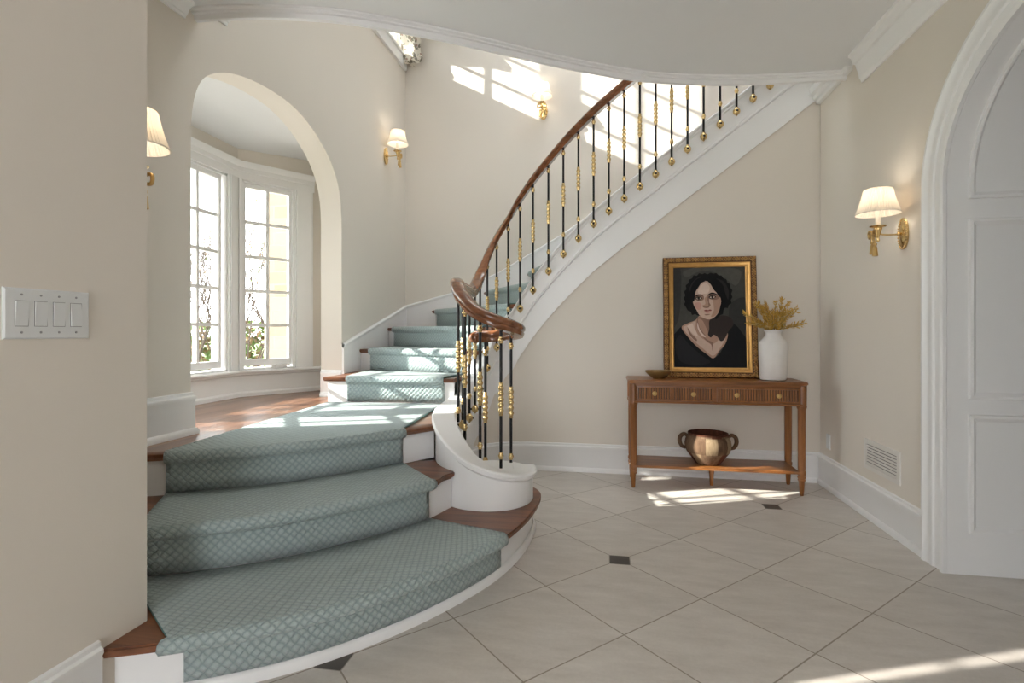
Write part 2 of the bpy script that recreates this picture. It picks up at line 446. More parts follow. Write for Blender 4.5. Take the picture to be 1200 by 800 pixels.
ARCH = [(2.649,2.25),(2.655,2.42),(2.69,2.58),(2.756,2.69),(2.90,2.788),(3.06,2.845),(3.25,2.882),(3.45,2.898),(3.65,2.893),(3.83,2.855),(4.02,2.775),(4.2,2.655),(4.32,2.505),(4.375,2.36),(4.396,2.2)]
ARCH = [tuple(p)[:2] for p in catmull([(a, b, 0) for a, b in ARCH], 5)]
wl = MB()
WT = XA-.20
wl.prism([(1.40,0),(2.649,0)]+ARCH+[(4.40,0),(6.13,0),(6.13,4.36),(1.40,4.36)], WT, XA, 'x')
wl.box(WT, XA, 1.40, 4.40, 4.36, 6.2); wl.box(WT, XA, 5.80, 6.13, 4.36, 6.2); wl.box(WT, XA, 4.40, 5.80, 5.9, 6.2)
wl.box(WT, XA, -3.2, 1.40, 3.2, 6.2)
wl.build('wall_left', 'cream', kind='structure', smooth=25)

w = MB()            # near wall with the switches, its return behind the first steps, the hall beyond it
w.box(XW-.14, XW, 1.125, 1.58, 0, 3.05); w.box(XW-.14, XW, -3.2, 1.125, 2.15, 3.05); w.box(XW-.14, XW, -3.2, -.6, 0, 2.15)
w.box(XA-.05, XW-.14, 1.42, 1.58, 0, 3.05)
w.build('wall_front_left', 'cream', kind='structure', smooth=0)
w = MB(); w.box(-3.2, -3.05, -3.2, .46, 0, 3.2); w.box(-3.2, -3.05, .545, 1.6, 0, 3.2); w.box(-3.2, -3.05, .46, .545, 0, 1.1); w.box(-3.2, -3.05, .46, .545, 2.75, 3.2)
w.box(-3.2, -2.3, 1.45, 1.6, 0, 3.2)
w.box(-3.14, -3.12, .46, .545, 1.50, 1.515); w.box(-3.14, -3.12, .46, .545, 1.98, 1.995); w.box(-3.14, -3.12, .46, .545, 2.30, 2.315)
w.build('wall_hall', 'cream', kind='structure', smooth=0)

# right wall with the arched opening
DC, DA, DB, DS = 2.213, .752, .615, 1.93
def door_arch(o=0, n=28):
    return [(DC+(DA+o)*math.cos(PI*k/n), DS+(DB+o)*math.sin(PI*k/n)) for k in range(n+1)]
w = MB()
w.prism([(YB,0),(YB,6.2),(-3.2,6.2),(-3.2,0),(DC-DA-.05,0)]+door_arch(.05)[::-1]+[(DC+DA+.05,0)], XR, XR+.20, 'x')
w.build('wall_right', 'cream', kind='structure', smooth=25)
w = MB(); w.box(XR+.2, 2.9, YB-.12, YB, 0, 6.2); w.box(2.7, 2.9, YB, 6.13, 0, 6.2); w.build('wall_stair_end', 'cream', kind='structure', smooth=0)
MB().box(WT, 2.9, YS, YS+.2, 0, 6.2).build('wall_stairwell', 'cream', kind='structure', smooth=0)
w = MB(); w.box(3.9, 4.05, -3.2, 4.45, 0, 3.2); w.box(XR+.2, 4.05, 3.6, 3.75, 0, 3.2); w.box(XR+.2, 4.05, -3.2, -3.05, 0, 3.2); w.build('wall_next_room', 'cream', kind='structure', smooth=0)

# curved console wall below the stringer: follows F, from the floor to just under the stringer
BX = [(p[0], p[2]) for p in BALLS]
def ball_z(x, y):
    best = None
    for i in range(len(BALLS)-1):
        a = Vector(BALLS[i][:2]); b = Vector(BALLS[i+1][:2]); d = b-a
        t = max(0, min(1, (Vector((x, y))-a).dot(d)/max(d.length_squared, 1e-9))); e = (a+d*t-Vector((x, y))).length
        zz = BALLS[i][2]*(1-t)+BALLS[i+1][2]*t
        if best is None or e < best[0]: best = (e, zz)
    z = best[1]
    if x > BALLS[0][0] and y > 4.3: z = BALLS[0][2]+(x-BALLS[0][0])*.757
    return z
FW = F[4:]+[(-.4+.1*k, 4.57) for k in range(1, 21)]+[(XR+.02, 4.57)]
STR = F+[(-.4+.1*k, 4.57) for k in range(1, 29)]
w = MB(); m = 4; vs = []
off = offset(FW, -.09); off1 = offset(FW, -.012)
for (x, y), (x0, y0), (x1, y1) in zip(FW, off, off1):
    zt = max(.10, ball_z(x, y)-.30)
    vs += [(x1, y1, 0), (x1, y1, zt), (x0, y0, zt), (x0, y0, 0)]
fs = []
for i in range(len(FW)-1):
    for k in range(m): fs.append((i*m+k, i*m+(k+1) % m, (i+1)*m+(k+1) % m, (i+1)*m+k))
fs += [(0, 1, 2, 3), tuple((len(FW)-1)*m+k for k in (3, 2, 1, 0))]
w.add(vs, fs); w.build('wall_back', 'cream', kind='structure', smooth=40)

w = MB(); w.box(-3.2, -1.2, -3.35, -3.2, 0, 3.2); w.box(.25, 4.05, -3.35, -3.2, 0, 3.2); w.box(-1.2, .25, -3.35, -3.2, 2.6, 3.2); w.box(-2.6, 2.0, -3.35, -3.2, 3.2, 4.2); w.box(-2.6, 2.0, -3.35, -3.2, 5.6, 6.2); w.box(-2.6, -1.0, -3.35, -3.2, 4.2, 5.6); w.box(.6, 2.0, -3.35, -3.2, 4.2, 5.6); w.build('wall_entrance', 'cream', kind='structure', smooth=0)
# ceilings and the curved edge of the stairwell opening
CE = [tuple(p)[:2] for p in catmull([(-2.40,2.665,0),(-2.188,2.675,0),(-1.807,2.735,0),(-1.494,2.83,0),(-1.151,3.007,0),(-.788,3.231,0),(-.391,3.50,0),(-.058,3.70,0),(.298,3.88,0),(.847,4.029,0),(1.261,4.076,0),(1.70,4.096,0)], 6)]
MB().prism(CE+[(1.70,-3.2),(-2.40,-3.2)], 3.03, 3.40, 'z').build('ceiling', 'ceil', kind='structure', smooth=30)
w = MB(); w.box(WT, -.5, -3.2, 6.13, 6.2, 6.35); w.box(1.5, 2.9, -3.2, 6.13, 6.2, 6.35); w.box(-.5, 1.5, -3.2, 3.6, 6.2, 6.35); w.box(-.5, 1.5, 5.6, 6.13, 6.2, 6.35)
w.build('ceiling_stairwell', 'ceil', kind='structure', smooth=0)
w = MB(); w.box(-.5, 1.5, 3.6, 3.65, 6.2, 6.35); w.box(-.5, 1.5, 5.55, 5.6, 6.2, 6.35); w.box(-.5, 1.5, 4.58, 4.62, 6.22, 6.33); w.box(.48, .52, 3.6, 5.6, 6.22, 6.33)  # skylight out of view, added to bring top light onto the stairs
wo = w.build('window_5', 'white', kind='structure', smooth=0); w = MB(); w.box(-.5, 1.5, 3.6, 5.6, 6.27, 6.28); w.build('pane', 'glass', wo, smooth=0)
w = MB(); w.box(XR+.02, 4.05, -3.2, 4.5, 3.03, 3.2); w.build('ceiling_next_room', 'ceil', kind='structure', smooth=0)
MB().box(-3.2, -2.41, -3.2, 1.6, 3.03, 3.2).build('ceiling_hall', 'ceil', kind='structure', smooth=0)
t = MB()
t.sweep([(x, y, 3.03) for x, y in CE], [(.034,.0),(.034,-.010),(.028,-.013),(.014,-.014),(.012,-.022),(-.004,-.024),(-.008,-.050),(-.028,-.052),(-.035,-.050),(-.035,.02),(.0,.02)])
t.build('trim_1', 'white', kind='structure', smooth=15)

CROWN = [(0, 2.845), (.012, 2.845), (.016, 2.862), (.024, 2.868), (.030, 2.905), (.044, 2.945), (.047, 2.962), (.062, 2.968), (.074, 3.005), (.090, 3.014), (.092, 3.03), (0, 3.03)]
t = MB(); yend = 3.86
t.sweep([(XR, yend, 0), (XR, -3.1, 0)], [(a, b) for a, b in CROWN]); t.build('trim_2', 'white', kind='structure', smooth=40)
t = MB(); t.sweep([(XR, YB, 0), (XR, yend+.15, 0)], [(0, 3.0), (.03, 3.0), (.034, 3.02), (.05, 3.03), (.056, 3.06), (.08, 3.07), (.08, 3.13), (0, 3.13)]); t.build('trim_3', 'white', kind='structure', smooth=40)
t = MB(); t.sweep([(XA, -1, 0), (XA, 2.60, 0)], [(0, 2.945), (.010, 2.945), (.014, 2.958), (.022, 2.962), (.034, 2.992), (.052, 3.004), (.066, 3.012), (.070, 3.035), (0, 3.035)])
t.sweep([(XA, 2.74, 0), (XA, 2.93, 0)], [(0, 3.09), (.012, 3.09), (.016, 3.105), (.024, 3.11), (.03, 3.14), (.04, 3.15), (.04, 3.20), (0, 3.20)])
t.build('trim_4', 'white', kind='structure', smooth=40)

# baseboards
BB = [(0, 0), (.030, 0), (.030, .022), (.022, .034), (.016, .038), (.016, .195), (.021, .203), (.020, .215), (.010, .222), (.010, .236), (0, .240)]
def baseboard(name, path, z=0):
    b = MB(); b.sweep([(x, y, z) for x, y in path], BB); return b.build(name, 'white', kind='structure', smooth=40)
baseboard('baseboard_right', [(XR, YB-.012), (XR, DC+DA+.17)])
baseboard('baseboard_back', [(p[0], p[1]) for p in offset(FW, -.012)])
baseboard('baseboard_front_left', [(XW, 1.125), (XW, 1.402)])
baseboard('baseboard_left', [(XA, 1.585), (XA, 2.649), (XA-.20, 2.649)], ZL)
baseboard('baseboard_left_corner', [(XA-.20, 4.40), (XA, 4.40)], ZL)

# arched opening: casing on the wall and deep panelled lining
t = MB()
def arch_path(o): return [(DC+DA+o, 0)]+door_arch(o)+[(DC-DA-o, 0)]
prof = [(0, .012), (0, .030), (.018, .034), (.022, .024), (.075, .024), (.082, .032), (.10, .034), (.112, .030), (.135, .032), (.150, .042), (.168, .040), (.175, .028), (.175, 0)]
vs = []; n0 = None
for o, dep in prof:
    ring = arch_path(o); n0 = len(ring); vs += [(XR-dep, y, z) for y, z in ring]
fs = []
for i in range(len(prof)-1):
    for k in range(n0-1): fs.append((i*n0+k, i*n0+k+1, (i+1)*n0+k+1, (i+1)*n0+k))
t.add(vs, fs); t.build('trim_5', 'white', kind='structure', smooth=35)
t = MB(); ring = arch_path(0); lens = [0]
for i in range(1, len(ring)): lens.append(lens[-1]+math.hypot(ring[i][0]-ring[i-1][0], ring[i][1]-ring[i-1][1]))
TOT = lens[-1]
def on_arch(s, dep):
    s = max(0, min(TOT, s)); i = 1
    while lens[i] < s-1e-9: i += 1
    f = (s-lens[i-1])/(lens[i]-lens[i-1]); y = ring[i-1][0]*(1-f)+ring[i][0]*f; z = ring[i-1][1]*(1-f)+ring[i][1]*f
    dy, dz = ring[i][0]-ring[i-1][0], ring[i][1]-ring[i-1][1]; L = math.hypot(dy, dz)
    ny, nz = -dz/L, dy/L          # towards the opening
    if (DC-y)*ny+(1.2-z)*nz < 0: ny, nz = -ny, -nz
    return (y+ny*dep, z+nz*dep)
XD = XR+.95
SS = [TOT*k/160 for k in range(161)]
vs = []
for s in SS:
    y, z = on_arch(s, 0.0); y2, z2 = on_arch(s, -.06)
    vs += [(XR-.011, y, z), (XD, y, z), (XD, y2, z2), (XR-.011, y2, z2)]
t.add(vs, [(4*i+k, 4*i+(k+1) % 4, 4*i+4+(k+1) % 4, 4*i+4+k) for i in range(160) for k in range(4)])
def panel(s0, s1, x0, x1):
    pr = [(0, 0), (.004, .012), (.016, .014), (.026, .006), (.034, .0)]
    K = 26; loop = [(x0, s0+(s1-s0)*k/K, 1, 0) for k in range(K+1)]
    rings = []
    for ins, dep in pr:
        a = [(x0+ins, s0+ins+(s1-s0-2*ins)*k/K) for k in range(K+1)]+[(x1-ins, s1-ins-(s1-s0-2*ins)*k/K) for k in range(K+1)]
        rings.append([(x, *on_arch(s, dep)) for x, s in a])
    n = len(rings[0]); vs = [p for r in rings for p in r]
    t.add(vs, [(i*n+k, i*n+(k+1) % n, (i+1)*n+(k+1) % n, (i+1)*n+k) for i in range(len(pr)-1) for k in range(n)])
xp0, xp1 = XR+.082, XD-.09
for a, b in ((.205, .79), (.865, 1.755), (1.85, 2.63)):
    panel(a, b, xp0, xp1); panel(TOT-b, TOT-a, xp0, xp1)
panel(2.72, TOT-2.72, xp0, xp1)
t.build('trim_6', 'white', kind='structure', smooth=35)

# ------------------------------------------------------------------ staircase
stair = thing('staircase', 'curved white staircase with dark wooden treads sweeping up from the tiled hall', 'staircase', (-1.0, 2.6, 0))
def curve_plate(curve, back, z0, z1, nose=None, mi=0):
    mb = MB(); mb.prism(list(curve)+list(back), z0, z1, 'z', mi); return mb
def tread_mb(curve, back, z, th=.034):
    mb = MB()
    inn = offset(curve, -.012)
    mb.prism(list(offset(curve, -.006))+list(back), z-.006, z)
    mb.prism(list(curve)+list(back), z-th*.62, z-.006)
    mb.prism(list(offset(curve, -.005))+list(back), z-th*.62-.004, z-th*.62)
    mb.prism(list(offset(curve, -.014))+list(back), z-th, z-th*.62-.004)
    return mb
# step one
back1 = [(-.80,3.25),(-.9,3.05),(-1.0,2.9),(-1.3,2.5),(-1.8,2.1),(-2.31,1.9),(-2.31,1.582),(-1.553,1.582)]
tread_mb(N1, back1, RISE).build('tread', 'tread', stair, smooth=40)
r = MB(); r.sweep([(x, y, 0) for x, y in R1], [(0, 0), (0, RISE-.034), (-.02, RISE-.034), (-.02, 0)]); r.build('riser', 'white', stair, smooth=40)
r = MB(); r.sweep([(x, y, 0) for x, y in offset(R1, .004)], [(0, 0), (.014, 0), (.014, .026), (.008, .038), (0, .042)]); r.build('base_moulding', 'white', stair, smooth=40)
# step two
back2 = [(-.95,3.0),(-1.0,3.15),(-1.4,3.0),(-1.9,2.6),(-2.31,2.4)]
tip = N2[:-4]+[(-.868,2.80),(-.838,2.86),(-.842,2.895),(-.88,2.925)]
N2 = N2
tread_mb([p for p in tip], [(-.98,3.12),(-1.4,3.0),(-1.9,2.6),(-2.31,2.4),(-2.31,1.64)], 2*RISE).build('tread', 'tread', stair, smooth=40)
r = MB(); r.sweep([(x, y, 0) for x, y in R2], [(0, RISE), (0, 2*RISE-.034), (-.02, 2*RISE-.034), (-.02, RISE)]); r.build('riser', 'white', stair, smooth=40)
# landing
r = MB(); r.sweep([(x, y, 0) for x, y in R3], [(0, 2*RISE), (0, ZL-.034), (-.02, ZL-.034), (-.02, 2*RISE)]); r.build('riser', 'white', stair, smooth=40)
sl = [p for p in S if 3.16 < p[1] < 4.3]
land_back = [(x+.02, y) for x, y in sl]+[(-2.26, 4.39), (XA-.2, 4.39), (XA-.2, 2.66), (XA, 2.66)]
lm = MB(); lm.prism(list(N3)+land_back, ZL-.03, ZL); lm.build('landing_boards', 'planks', stair, smooth=40)
lm = MB(); lm.sweep([(x, y, ZL) for x, y in N3], [(.003, -.002), (.004, -.016), (-.004, -.021), (-.010, -.034), (-.06, -.034), (-.06, .0015), (-.004, .0015)]); lm.build('landing_nosing', 'tread', stair, smooth=40)
# flight above the landing
def nose_line(k, d=.03):
    (a, b), (c, e) = LINES[k]; v = Vector((c-a, e-b)).normalized(); n = Vector((v.y, -v.x))   # right of travel outer->inner = down side
    return (a+n.x*d, b+n.y*d), (c+n.x*d, e+n.y*d)
for k in range(4, 17):
    (o, i) = LINES[k]; no, ni = nose_line(k)
    if k == 4: nxt = [(-1.16,4.30), LINES[5][1], (-2.31, 4.76), (-2.31, 4.41), (-2.26, 4.39)]
    elif k < 16:
        o2, i2 = LINES[k+1]; nxt = [i2, o2]
        if k == 6: nxt = [i2, o2, (-2.32, 5.93)]
    else: nxt = [(1.9, 4.67), (1.9, 5.93)]
    if k == 4: no = (no[0]-.03, no[1])
    if k == 5: nxt = [LINES[6][1], LINES[6][0]]
    tread_mb([no, ni], nxt, ZT[k]).build('tread', 'tread', stair, smooth=40)
    zb = ZT[k-1] if k > 4 else ZL
    r = MB(); v = Vector((i[0]-o[0], i[1]-o[1])); ln = v.length; v.normalize()
    r.obox(o, v, (-v.y, v.x), 0, ln, 0, .02, zb, ZT[k]-.034)
    if k == 4: r.box(o[0], o[0]+.02, o[1], 4.40, zb, ZT[4]-.034)
    r.build('riser', 'white', stair, smooth=0)
# closed stringer: top band, bead, lower band; and the drum it curls round
st = MB()
mid = [(p[0], p[1]) for p in STR]
drum_c = Vector((-.68, 3.11)); DR = .25
lowpath = [(-.455,3.26),(-.428,3.13),(-.452,3.00),(-.53,2.905),(-.64,2.858),(-.76,2.862),(-.86,2.905),(-.96,3.0),(-1.03,3.13),(-1.08,3.33)]
lowtop = [.375,.378,.388,.408,.44,.485,.545,.615,.672,.692]
lp = catmull([(a[0], a[1], b) for a, b in zip(lowpath, lowtop)], 6)
outer = [(p.x, p.y) for p in lp]
# stair-side face: the low curl first, then S above the landing
path = [Vector((x, y, z)) for (x, y), z in zip(outer, [p.z for p in lp])]
Sx = [p for p in S if p[1] > 3.36]+[(-.4+.1*k, 4.67) for k in range(1, 29)]
for x, y in Sx: path.append(Vector((x, y, max(.69, ball_z(x, y)+.125) if y < 4.2 and x < -.9 else ball_z(x, y)+.125)))
top = path
PW = .10
prof = [(-.014, 0), (-.024, -.008), (-.024, -.020), (-.012, -.024), (-.012, -.036), (-.002, -.046), (0, -.050), (0, -.36), (PW, -.36), (PW-.004, -.262), (PW+.012, -.256), (PW+.014, -.240), (PW+.004, -.230), (PW, -.226), (PW, -.060), (PW+.006, -.052), (PW+.008, -.034), (PW+.018, -.026), (PW+.024, -.020), (PW+.024, -.008), (PW+.014, 0)]
def stringer(path, low):
    mb = MB(); N = len(path); vs = []; m = len(prof)
    for i in range(N):
        tt = path[min(i+1, N-1)]-path[max(i-1, 0)]; tt = Vector((tt.x, tt.y, 0)).normalized(); nn = Vector((tt.y, -tt.x, 0))
        for sd, up in prof:
            z = path[i].z+up
            if up <= -.36: z = low(path[i])
            elif up <= -.2: z = max(z, low(path[i])+.002)
            vs.append((path[i].x+nn.x*sd, path[i].y+nn.y*sd, z))
    fs = [(i*m+k, i*m+(k+1) % m, (i+1)*m+(k+1) % m, (i+1)*m+k) for i in range(N-1) for k in range(m)]
    mb.add(vs, fs+[tuple(range(m)), tuple((N-1)*m+k for k in range(m))[::-1]]); return mb
def low_z(p):
    if p.y < 3.35: return RISE
    return max(.02, p.z-.52)
sb = stringer(top, low_z); sb.build('stringer', 'white', stair, smooth=18)
d = MB(); dn = 40
d.lathe([(DR-.02, RISE), (DR-.02, .365), (DR-.03, .372), (0, .372)], (drum_c.x+.01, drum_c.y+.01, 0), 48); d.build('newel_drum', 'white', stair, smooth=35)
# wall string (skirt) against the arch wall and the stairwell wall
sk = MB()
def skirt(pts, axis, face, th):
    poly = [(a, z) for a, z in pts]+[(a, .60) for a, z in pts[::-1]]
    sk.prism(poly, face, face+th, axis)
skL = [(4.40, 1.09), (YS, 1.50)]
skB = [(-2.31, 1.50), (-1.75, 1.645), (-1.2, 1.87), (-.5, 2.27), (0, 2.60), (1.0, 3.37), (1.6, 3.83)]
skirt(skL, 'x', XA, .02); sk.prism(skB+[(a, .6) for a, z in skB[::-1]], YS-.02, YS, 'y')
cap = [(0, -.035), (.026, -.035), (.030, -.026), (.030, -.010), (.020, 0), (0, .004)]
sk.sweep([(XA, 4.40, 1.09), (XA, YS, 1.50), (-1.75, YS, 1.645), (-1.2, YS, 1.87), (-.5, YS, 2.27), (0, YS, 2.60), (1.0, YS, 3.37), (1.6, YS, 3.83)], cap)
sk.build('skirt_board', 'white', stair, smooth=35)

# ------------------------------------------------------------------ runner
def runner():
    mb = MB(); NU = 40
    th = .013
    def line_at(p, q): return lambda u: Vector(p)+(Vector(q)-Vector(p))*u
    def cv(curve, p, q):
        a, b, at = sub_curve(curve, p, q); return lambda u: at(a+(b-a)*u)
    def step(k, dl, dr):
        (o, i) = LINES[k]; o, i = Vector(o), Vector(i); L = (i-o).length; d = (i-o)/L
        n = Vector((d.y, -d.x))
        p, q = o+d*dl, i-d*dr
        return line_at(p, q), line_at(p+n*.03, q+n*.03)
    r1 = cv(R1, (-1.34,1.50), (-.50,2.56)); n1 = cv(N1, (-1.385,1.447), (-.447,2.525))
    r2 = cv(R2, (-1.86,1.82), (-.935,2.68)); n2 = cv(N2, (-1.815,1.80), (-.905,2.69))
    r3 = cv(R3, (-2.09,2.24), (-1.185,2.985)); n3 = cv(N3, (-2.065,2.19), (-1.165,2.975))
    r4, n4 = step(4, .03, .08); r4b, n4b = step(4, .17, .08)
    steps = [(r1, n1, 1, .044)]
    rows = []
    def band(rf, nf, zb, z, nextf):
        """rows of points from riser foot to the back of the tread"""
        out = []
        def P(f, g, w, off):      # point between riser and nosing, pushed outwards
            def fn(u):
                a, b = f(u), g(u); e = (b-a); e = e.normalized() if e.length > 1e-4 else Vector((0, -1))
                return a+(b-a)*w+e*off
            return fn
        out.append((P(rf, nf, 0, th), zb)); out.append((P(rf, nf, 0, th), zb+(z-.05-zb)*.5)); out.append((P(rf, nf, 0, th), z-.052))
        out.append((P(rf, nf, .55, th), z-.047)); out.append((P(rf, nf, 1, th*.7), z-.038)); out.append((P(rf, nf, 1, th*1.25), z-.022)); out.append((P(rf, nf, 1, th*1.0), z-.004))
        out.append((P(rf, nf, 1, th*.2), z+th*.75)); out.append((P(rf, nf, 1, -.018), z+th)); 
        def T(w): return lambda u: (nf(u)+(rf(u)-nf(u)).normalized()*.018)*(1-w)+nextf(u)*w
        for wv in (.12, .3, .5, .75, .97): out.append((T(wv), z+th))
        return out
    nexts = []
    secs = []
    secs.append(band(r1, n1, .044, ZT[1], r2)); secs.append(band(r2, n2, ZT[1]+th, ZT[2], r3)); secs.append(band(r3, n3, ZT[2]+th, ZT[3], r4))
    seq = {4: (.17, .08), 5: (.14, .10), 6: (.13, .10), 7: (.10, .10), 8: (.12, .10), 9: (.12, .1), 10: (.12, .1), 11: (.12, .1)}
    for k in range(4, 11):
        rf, nf = step(k, *seq[k]); nx = step(k+1, *seq[k+1])[0]
        secs.append(band(rf, nf, ZT[k-1]+th, ZT[k], nx))
    vacc = 0
    for si, rws in enumerate(secs):
        first = len(mb.v); prev = None; W = None; base = []
        for ri, (fn, z) in enumerate(rws):
            pts = [fn(j/NU) for j in range(NU+1)]
            if prev is not None:
                mid = NU//2; vacc += ((pts[mid]-prev[0][mid]).length_squared+(z-prev[1])**2)**.5
            L = [0]
            for j in range(NU): L.append(L[-1]+(pts[j+1]-pts[j]).length)
            for j, p in enumerate(pts):
                mb.v.append((p.x, p.y, z)); mb.uv[len(mb.v)-1] = (L[j]-L[-1]/2, vacc)
            prev = (pts, z)
        R_ = len(rws)
        for a in range(R_-1):
            for j in range(NU):
                mb.f.append((first+a*(NU+1)+j, first+a*(NU+1)+j+1, first+(a+1)*(NU+1)+j+1, first+(a+1)*(NU+1)+j)); mb.mi.append(0)
    return mb
rn = runner().build('stair_runner', ['carpet', 'carpet_edge'], smooth=60)
sol = rn.modifiers.new('thickness', 'SOLIDIFY'); sol.thickness = .011; sol.offset = -1; sol.material_offset_rim = 1
tag(rn, 'teal diamond-woven carpet runner laid up the middle of the curved stairs', 'carpet')

# ------------------------------------------------------------------ railing
RO = (-.68, 3.11, .37)
rail = thing('stair_railing', 'mahogany handrail on black iron and brass balusters along the curved stairs', 'railing', RO)
rp = [(b[0], b[1], b[2]+.945) for b in BALLS]
rp = [(1.6, 4.54, 3.40+.955), *rp]
spir = [(-.935,3.27,1.495),(-.86,3.125,1.41),(-.745,3.04,1.31),(-.62,3.045,1.25),(-.545,3.13,1.22),(-.54,3.27,1.195),(-.63,3.375,1.175),(-.75,3.385,1.165),(-.83,3.33,1.16)]
rpp = catmull(rp[:22:1]+[(-1.05,4.11,1.512),(-1.03,3.855,1.508),(-1.0,3.58,1.508),(-.975,3.42,1.508)]+spir, 6)
RAILP = [(-.030,-.012),(-.024,-.028),(.024,-.028),(.030,-.012),(.026,-.004),(.034,.004),(.035,.016),(.026,.028),(.012,.034),(-.012,.034),(-.026,.028),(-.035,.016),(-.034,.004),(-.026,-.004)]
RSC = []
for i in range(len(rpp)):
    a_, b_ = rpp[max(i-1, 0)], rpp[min(i+1, len(rpp)-1)]; sl_ = abs(b_.z-a_.z)/max((b_-a_).length, 1e-6); RSC.append(1.2+.35*min(sl_, .8))
for i in range(1, len(RSC)-1): RSC[i] = (RSC[i-1]+RSC[i]+RSC[i+1])/3
hr = MB(); hr.sweep(rpp, RAILP, scale=RSC); e = rpp[-1]; hr.ball((e.x, e.y, e.z), (.042, .042, .037)); hr.build('handrail', 'rail', rail, smooth=50)

def shift(o, x, y, z, rz=0): o.location = (x-RO[0], y-RO[1], z-RO[2]); o.rotation_euler = (0, 0, rz)
def make_baluster(foot, low):
    b = MB(); b.tube([(RO[0], RO[1], RO[2]+low), (RO[0], RO[1], RO[2]+.945)], .0092, 10); o = b.build('baluster', 'iron', rail, origin=RO, smooth=50)
    return o
def full_baluster(foot, low):
    o = make_baluster(foot, low)
    def ring(z, r=.0175, h=.034):
        return [(.010, z-h*.62), (.0125, z-h*.5), (.011, z-h*.38), (r*.85, z-h*.22), (r, z), (r*.85, z+h*.22), (.011, z+h*.38), (.0125, z+h*.5), (.010, z+h*.62)]
    def bead(name, prof):
        q = MB(); q.lathe(prof, RO, 16); return q.build(name, 'brass', o, origin=RO, smooth=60)
    bead('collar', ring(.165)); bead('collar', ring(.862))
    pr = [(.010, .405), (.0135, .41), (.0115, .42)]
    for q in range(5):
        zc = .437+.034*q; pr += [(.0155, zc-.009), (.0185, zc), (.0155, zc+.009), (.0115, zc+.017)]
    pr += [(.0135, .602), (.010, .607)]
    bead('knuckle', pr)
    if foot:
        bead('foot_ball', [(.003, -.037), (.007, -.033), (.008, -.028), (.019, -.022), (.027, -.010), (.029, .002), (.026, .014), (.018, .023), (.013, .027), (.015, .032), (.010, .036)])
        q = MB(); q.ball((RO[0], RO[1]-.024, RO[2]), (.012, .010, .009), 10, 6); q.tube([(RO[0], RO[1], RO[2]), (RO[0], RO[1]+.04, RO[2])], .008, 8)
        q.build('fixing_bolt', 'iron', o, origin=RO)
    return o
proto = full_baluster(True, -.03)
for i, (x, y, z) in enumerate(BALLS):
    o = proto if i == 0 else copy_tree(proto, rail)
    rz = 0
    if i > 16 and i < len(BALLS):
        a = Vector(BALLS[i-1][:2]); b = Vector(BALLS[min(i+1, len(BALLS)-1)][:2]); d = b-a; rz = math.atan2(d.y, d.x)-PI
    shift(o, x, y, z, rz)
proto2 = full_baluster(False, .09)
for i, (x, y, z) in enumerate(DRUMB):
    o = proto2 if i == 0 else copy_tree(proto2, rail); shift(o, x, y, z)

# ------------------------------------------------------------------ bay with windows
bay_z = ZL
FAC = {'m': ((-3.22,2.83), (-3.22,4.22)), 'r': ((-3.22,4.22), (-2.52,5.26)), 'l': ((-2.52,1.79), (-3.22,2.83))}
def fac(k):
    p, q = FAC[k]; d = Vector((q[0]-p[0], q[1]-p[1])); L = d.length; d.normalize(); n = Vector((d.y, -d.x)); return p, d, n, L
fl = MB(); fl.prism([(XA-.199,1.79),(-3.22,2.83),(-3.22,4.22),(XA-.199,5.26)], ZL-.25, ZL); fl.build('floor_bay', 'planks', kind='structure', smooth=0)
cl = MB(); cl.prism([(XA-.19,1.75),(-3.24,2.80),(-3.24,4.25),(XA-.19,5.30)], 2.82, 3.1); cl.v = [(x, y, z if z > 3 else (2.905 if x > -3 else 2.82)) for x, y, z in cl.v]; cl.build('ceiling_bay', 'ceil', kind='structure', smooth=0)
roof = MB(); roof.prism([(XA-.19,1.5),(-3.6,2.7),(-3.6,4.35),(XA-.19,5.5)], 3.1, 3.2); roof.build('roof_bay', 'rooftile', kind='structure', smooth=0)
WIN = {'m': (.13, 1.26), 'r': (.03, .515), 'l': (.30, 1.225)}
ZW0, ZW1 = .855, 2.56
wb = MB()
for k in 'mrl':
    p, d, n, L = fac(k); a, b = WIN[k]
    wb.obox(p, d, n, -.02, L+.02, -.16, 0, -.2, ZW0-.02); wb.obox(p, d, n, -.02, L+.02, -.16, 0, ZW1, 3.08)
    wb.obox(p, d, n, -.04, a, -.16, 0, ZW0-.02, ZW1); wb.obox(p, d, n, b, L+.02, -.16, 0, ZW0-.02, ZW1)
wb.build('wall_bay', 'cream', kind='structure', smooth=0)
# white panelled base, shoe and stool round the bay
bp = MB(); path = [(XA-.20,1.79,0),(-3.22,2.83,0),(-3.22,4.22,0),(-2.545,5.22,0)]
bp.sweep(path, [(0,ZL),(.028,ZL),(.028,ZL+.03),(.018,ZL+.042),(.012,ZL+.045),(.012,.80),(.02,.81),(.02,.826),(0,.826)]); bp.build('baseboard_bay', 'white', kind='structure', smooth=35)
sp = MB(); sp.sweep(path, [(-.02,.826),(.055,.826),(.062,.834),(.062,.846),(.052,.854),(-.02,.854)]); sp.build('trim_7', 'white', kind='structure', smooth=35)
ht = MB(); ht.sweep([(-2.70,2.06,0),(-3.22,2.83,0),(-3.22,4.22,0),(-2.829,4.80,0)], [(0,2.555),(.018,2.555),(.018,2.62),(.024,2.625),(.024,2.66),(.034,2.67),(.045,2.695),(.05,2.71),(0,2.71)]); ht.build('trim_8', 'white', kind='structure', smooth=35)

